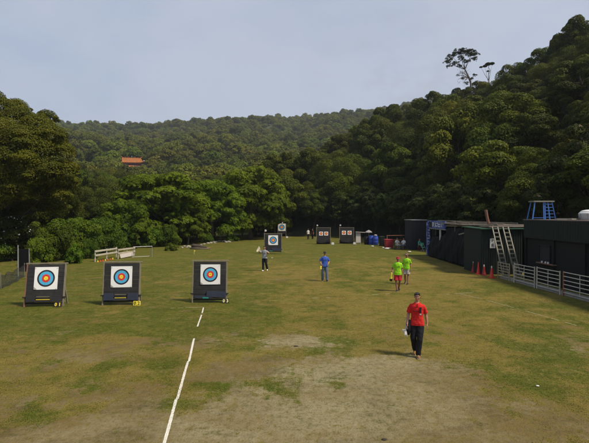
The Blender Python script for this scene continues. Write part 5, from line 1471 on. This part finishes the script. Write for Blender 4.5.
x, Y = G(29.5, 268); e = empty('marker_flag', (x, Y, 0), 0, 'thin stick with dull yellow flag behind butt 01', 'flag')
MB().tube([(0, 0, 0), (0, 0, 1.05)], .014, 6).build('stick', M['wood'], e)
MB().box((-.09, 0, .92), (.18, .01, .2), (0, .2, 0)).build('flag', M['yellow_plate'], e)
x, Y = G(194, 254.3); e = empty('marker_flag', (x, Y, 0), 0, 'thin stick with small yellow flag in front of the fallen log', 'flag')
MB().tube([(0, 0, 0), (0, 0, .42)], .018, 6).build('stick', M['yellow_plate'], e)
MB().box((.05, 0, .34), (.14, .012, .14), (0, .2, 0)).build('flag', M['yellow_plate'], e)

def rails(pa, pb, lab, mt, h, sheet=False):
    a = Vector((*G(*pa), 0)); b_ = Vector((*G(*pb), 0)); L = (b_ - a).length
    e = empty('wooden_railing', a, math.atan2(b_.y - a.y, b_.x - a.x), lab, 'railing', 'old wooden railings at the left edge')
    for x in (.04, L * .52, L - .04): MB().box((x, .03, h / 2 - .02), (.09, .07, h)).build('post', M[mt], e, bevel=.006)
    for z in (h * .52, h * .88): MB().box((L / 2, -.025, z), (L + .1, .035, .15), (0, R(1.2), 0)).build('rail', M[mt], e, bevel=.006)
    if sheet: MB().box((L * .45, -.10, .22), (L * .8, .04, .36), (-.3, 0, 0)).build('leaning_board', M['temple_pale'], e, bevel=.006)
rails((95, 262), (116.5, 257), 'white-painted wooden railing, the brighter and nearer of the two', 'white_paint', .95)
M['old_white'] = mat('old_white', (.42, .38, .30), .75, dirt=(.2, .15, .1), dirtamt=.6, scale=4)
rails((118, 259), (134.5, 255.6), 'weathered wooden railing with a pale board leaning on it, beside the wire goal', 'old_white', .88, True)
a = Vector((*G(133.2, 258), 0)); b_ = Vector((*G(152, 257), 0)); L = (b_ - a).length
e = empty('goal_frame', a, math.atan2(b_.y - a.y, b_.x - a.x), 'thin pale pipe goal frame at the bushes', 'goal')
for x in (0, L): MB().tube([(x, 0, 0), (x, 0, 1.0)], .022, 8).build('post', M['steel'], e)
MB().tube([(0, 0, 1.0), (L, 0, 1.0)], .022, 8).build('crossbar', M['steel'], e)
for x in (0, L): MB().tube([(x, 0, 1.0), (x, .7, .02)], .014, 6).build('stay', M['steel'], e)
MB().tube([(0, .7, .03), (L, .7, .03)], .016, 6).build('ground_bar', M['tank'], e)
for k in range(7):
    x, Y = G(97.5 + k * 2.5, 262.2 - k * .45); e = empty('training_cone', (x, Y, 0), 0, 'tiny orange training cone in the row along the foot of the brighter white railing', 'cone', 'tiny training cones in a row')
    MB().box((0, 0, .008), (.14, .14, .016)).build('base', M['cone_orange'], e); MB().tube([(0, 0, .016), (0, 0, .17)], [.055, .015], 12).build('cone', M['cone_orange'] if k % 3 else M['yellow_plate'], e)

x, Y = G(198, 249.0); e = empty('fallen_log', (x, Y, 0), R(-8), 'dark fallen log with split planks beside the stone heap', 'log')
r_ = random.Random(9)
MB().tube([(-.75, 0, .30), (-.3, .03, .27), (.3, -.02, .24), (1.0, .0, .16)], [.24, .27, .23, .13], 10).build('log_body', M['bark'], e, True)
MB().tube([(-.7, .2, .5), (.2, .1, .40), (.9, .3, .2)], [.08, .09, .05], 8).build('branch', M['bark_pale'], e, True)
MB().tube([(-.85, -.3, .08), (0, -.38, .10), (1.4, -.30, .06)], [.08, .09, .05], 8).build('branch', M['bark_pale'], e, True)
MB().box((.6, .25, .12), (1.5, .25, .06), (.2, .06, .1)).build('split_plank', M['wood_red'], e)
def rock_mesh(seed):
    rs_ = RS(seed); mb = MB().ball((0, 0, 0), (1, 1, 1), 12, 8); vs = []
    for v_ in mb.v:
        q_ = np.array(v_); q_ = q_ * (1 + .28 * (vnoise(q_[0] * 1.4 + seed, q_[1] * 1.4 + q_[2] * 1.9, seed) - .5) * 2); vs.append((q_[0], q_[1] * .8, max(q_[2] * .62, -.25)))
    mb.v = vs; o = mb.build('stone', M['rock'])
    return o
rk = [rock_mesh(k) for k in range(4)]; rs = RS(71)
cnt = 0
for (px, py, s_) in [(190, 247.2, .16), (186.5, 247.6, .18), (182, 247.8, .15), (194, 245.2, .14), (204, 244.4, .2), (208, 243.6, .24), (211, 243.0, .2), (213.5, 242.4, .26), (216, 242.0, .22), (219, 241.8, .3), (222, 241.6, .22), (225, 241.4, .26), (228, 241.3, .42), (231, 240.9, .22), (234, 240.8, .3), (215, 243.4, .18), (226, 242.4, .24), (229, 242.2, .3), (188.5, 246.7, .22), (201, 245, .15), (237, 240.5, .2), (184, 246.6, .2)]:
    x, Y = G(px, py); src = rk[cnt % 4]; o = src if cnt < 4 else src.copy()
    if cnt >= 4: COL.objects.link(o)
    o.location = (x, Y, s_ * .14); o.scale = (s_ * 1.3, s_ * 1.2, s_); o.rotation_euler = (0, 0, rs.rand() * 6)
    lab = 'pale loose stone left of the fallen log' if px < 191 else 'stone just behind the fallen log' if px < 205 else 'largest pale stone at the far end of the heap' if s_ > .4 else 'loose stone in the heap right of the fallen log'
    tag(o, lab, 'stone', None if s_ > .4 else 'stones ' + ('left of' if px < 191 else 'behind' if px < 205 else 'right of') + ' the fallen log'); cnt += 1
# small things lying on the grass
for (px, py, nm, mtn, sz, lab) in [(385, 441.5, 'stone', 'bark', (.05, .03, .018), 'small dark clod at the bottom edge of the bare ground'), (539, 387, 'paper_scrap', 'c_white', (.04, .03, .012), 'small white scrap on the grass below the worn line'),
                               (296, 347, 'grass_clump', 'bark', (.07, .04, .02), 'small dark clump in the bare patch near the line'), (272, 258, 'paper_scrap', 'c_white', (.1, .06, .02), 'small pale scrap before the mid-field butt')]:
    o = MB().ball((0, 0, sz[2] * .6), sz, 10, 6).ball((sz[0] * .5, sz[1] * .3, sz[2] * .5), tuple(q * .6 for q in sz), 8, 5).build(nm, M[mtn], None, True); o.location = (*G(px, py), 0); tag(o, lab, nm.replace('_', ' '))
#@@END2
# ------------------------------------------------------------------ sun, sky, camera
SUN_EL, SUN_AZ = R(54), R(114)      # azimuth measured clockwise from +Y
w = bpy.data.worlds.new('World'); sc.world = w; w.use_nodes = True
nt = w.node_tree; bg = nt.nodes['Background']
sky = N(nt, 'ShaderNodeTexSky', sky_type='NISHITA'); sky.sun_disc = False
sky.sun_elevation = SUN_EL; sky.sun_rotation = SUN_AZ; sky.altitude = 50; sky.air_density = 1.0; sky.dust_density = 1.5; sky.ozone_density = 1.2
tc = N(nt, 'ShaderNodeTexCoord'); mp = N(nt, 'ShaderNodeMapping'); mp.inputs['Scale'].default_value = (1, 1, 1.8)
nt.links.new(tc.outputs['Generated'], mp.inputs['Vector'])
cn = noise(nt, 1.5, 5, .55, mp.outputs[0]); cn2 = noise(nt, 2.6, 6, .6, mp.outputs[0]); cn3 = noise(nt, 6.5, 6, .62, mp.outputs[0])
base = mixrgb(nt, ramp(nt, cn, [(.38, 0), (.60, 1)]), (3.3, 4.2, 5.8), (4.9, 5.4, 6.5))
base = mixrgb(nt, ramp(nt, cn2, [(.50, 0), (.70, .55)]), base, (4.7, 5.05, 6.0))
d0 = P(395, 100, 100) - Vector((0, 0, CH)); d0.normalize()
dp = N(nt, 'ShaderNodeVectorMath', operation='DOT_PRODUCT'); nt.links.new(tc.outputs['Generated'], dp.inputs[0]); dp.inputs[1].default_value = d0
bank = N(nt, 'ShaderNodeMath', operation='MULTIPLY'); nt.links.new(ramp(nt, dp.outputs['Value'], [(.975, 0), (.999, 1)]), bank.inputs[0]); nt.links.new(ramp(nt, cn3, [(.46, 0), (.64, .5)]), bank.inputs[1])
base = mixrgb(nt, bank.outputs[0], base, (3.7, 3.95, 4.7))
nt.links.new(mixrgb(nt, .9, sky.outputs[0], base), bg.inputs['Color'])
bg.inputs['Strength'].default_value = .1

sl = bpy.data.lights.new('sun', 'SUN'); sl.energy = 4.8; sl.angle = R(9); sl.color = (1, .89, .70)
so = bpy.data.objects.new('sun', sl); COL.objects.link(so)
d = Vector((math.sin(SUN_AZ) * math.cos(SUN_EL), math.cos(SUN_AZ) * math.cos(SUN_EL), math.sin(SUN_EL)))
so.rotation_euler = d.to_track_quat('Z', 'Y').to_euler(); so.location = (40, 0, 60)

# air
HAZE = .00021
if HAZE:
    hz = MB().box((0, 640, 138), (3000, 1800, 285)).build('haze')
    m = bpy.data.materials.new('haze'); m.use_nodes = True; nt = m.node_tree
    nt.nodes.remove(nt.nodes['Principled BSDF'])
    pv = N(nt, 'ShaderNodeVolumePrincipled'); pv.inputs['Density'].default_value = HAZE
    pv.inputs['Color'].default_value = (.80, .86, .95, 1); pv.inputs['Anisotropy'].default_value = .2
    nt.links.new(pv.outputs[0], nt.nodes['Material Output'].inputs['Volume'])
    hz.data.materials.append(m); tag(hz, 'thin blue daylight haze over the valley', 'haze', kind='stuff')

cd = bpy.data.cameras.new('camera'); cam = bpy.data.objects.new('camera', cd); COL.objects.link(cam)
cd.sensor_width = 36; cd.lens = 36 * F / 589; cd.clip_start = .1; cd.clip_end = 6000
cam.location = (0, 0, CH); cam.rotation_euler = (R(90) - math.atan((221.5 - HZ) / F), 0, 0)
sc.camera = cam
sc.view_settings.view_transform = 'Standard'; sc.view_settings.look = 'None'
sc.view_settings.exposure = .12; sc.view_settings.gamma = 1
try: sc.view_settings.use_curve_mapping = False
except Exception: pass
c = sc.cycles
c.use_denoising = True
try: c.denoiser = 'OPENIMAGEDENOISE'
except Exception: pass
c.max_bounces = 6; c.diffuse_bounces = 3; c.glossy_bounces = 2; c.transmission_bounces = 2; c.transparent_max_bounces = 8; c.volume_bounces = 0
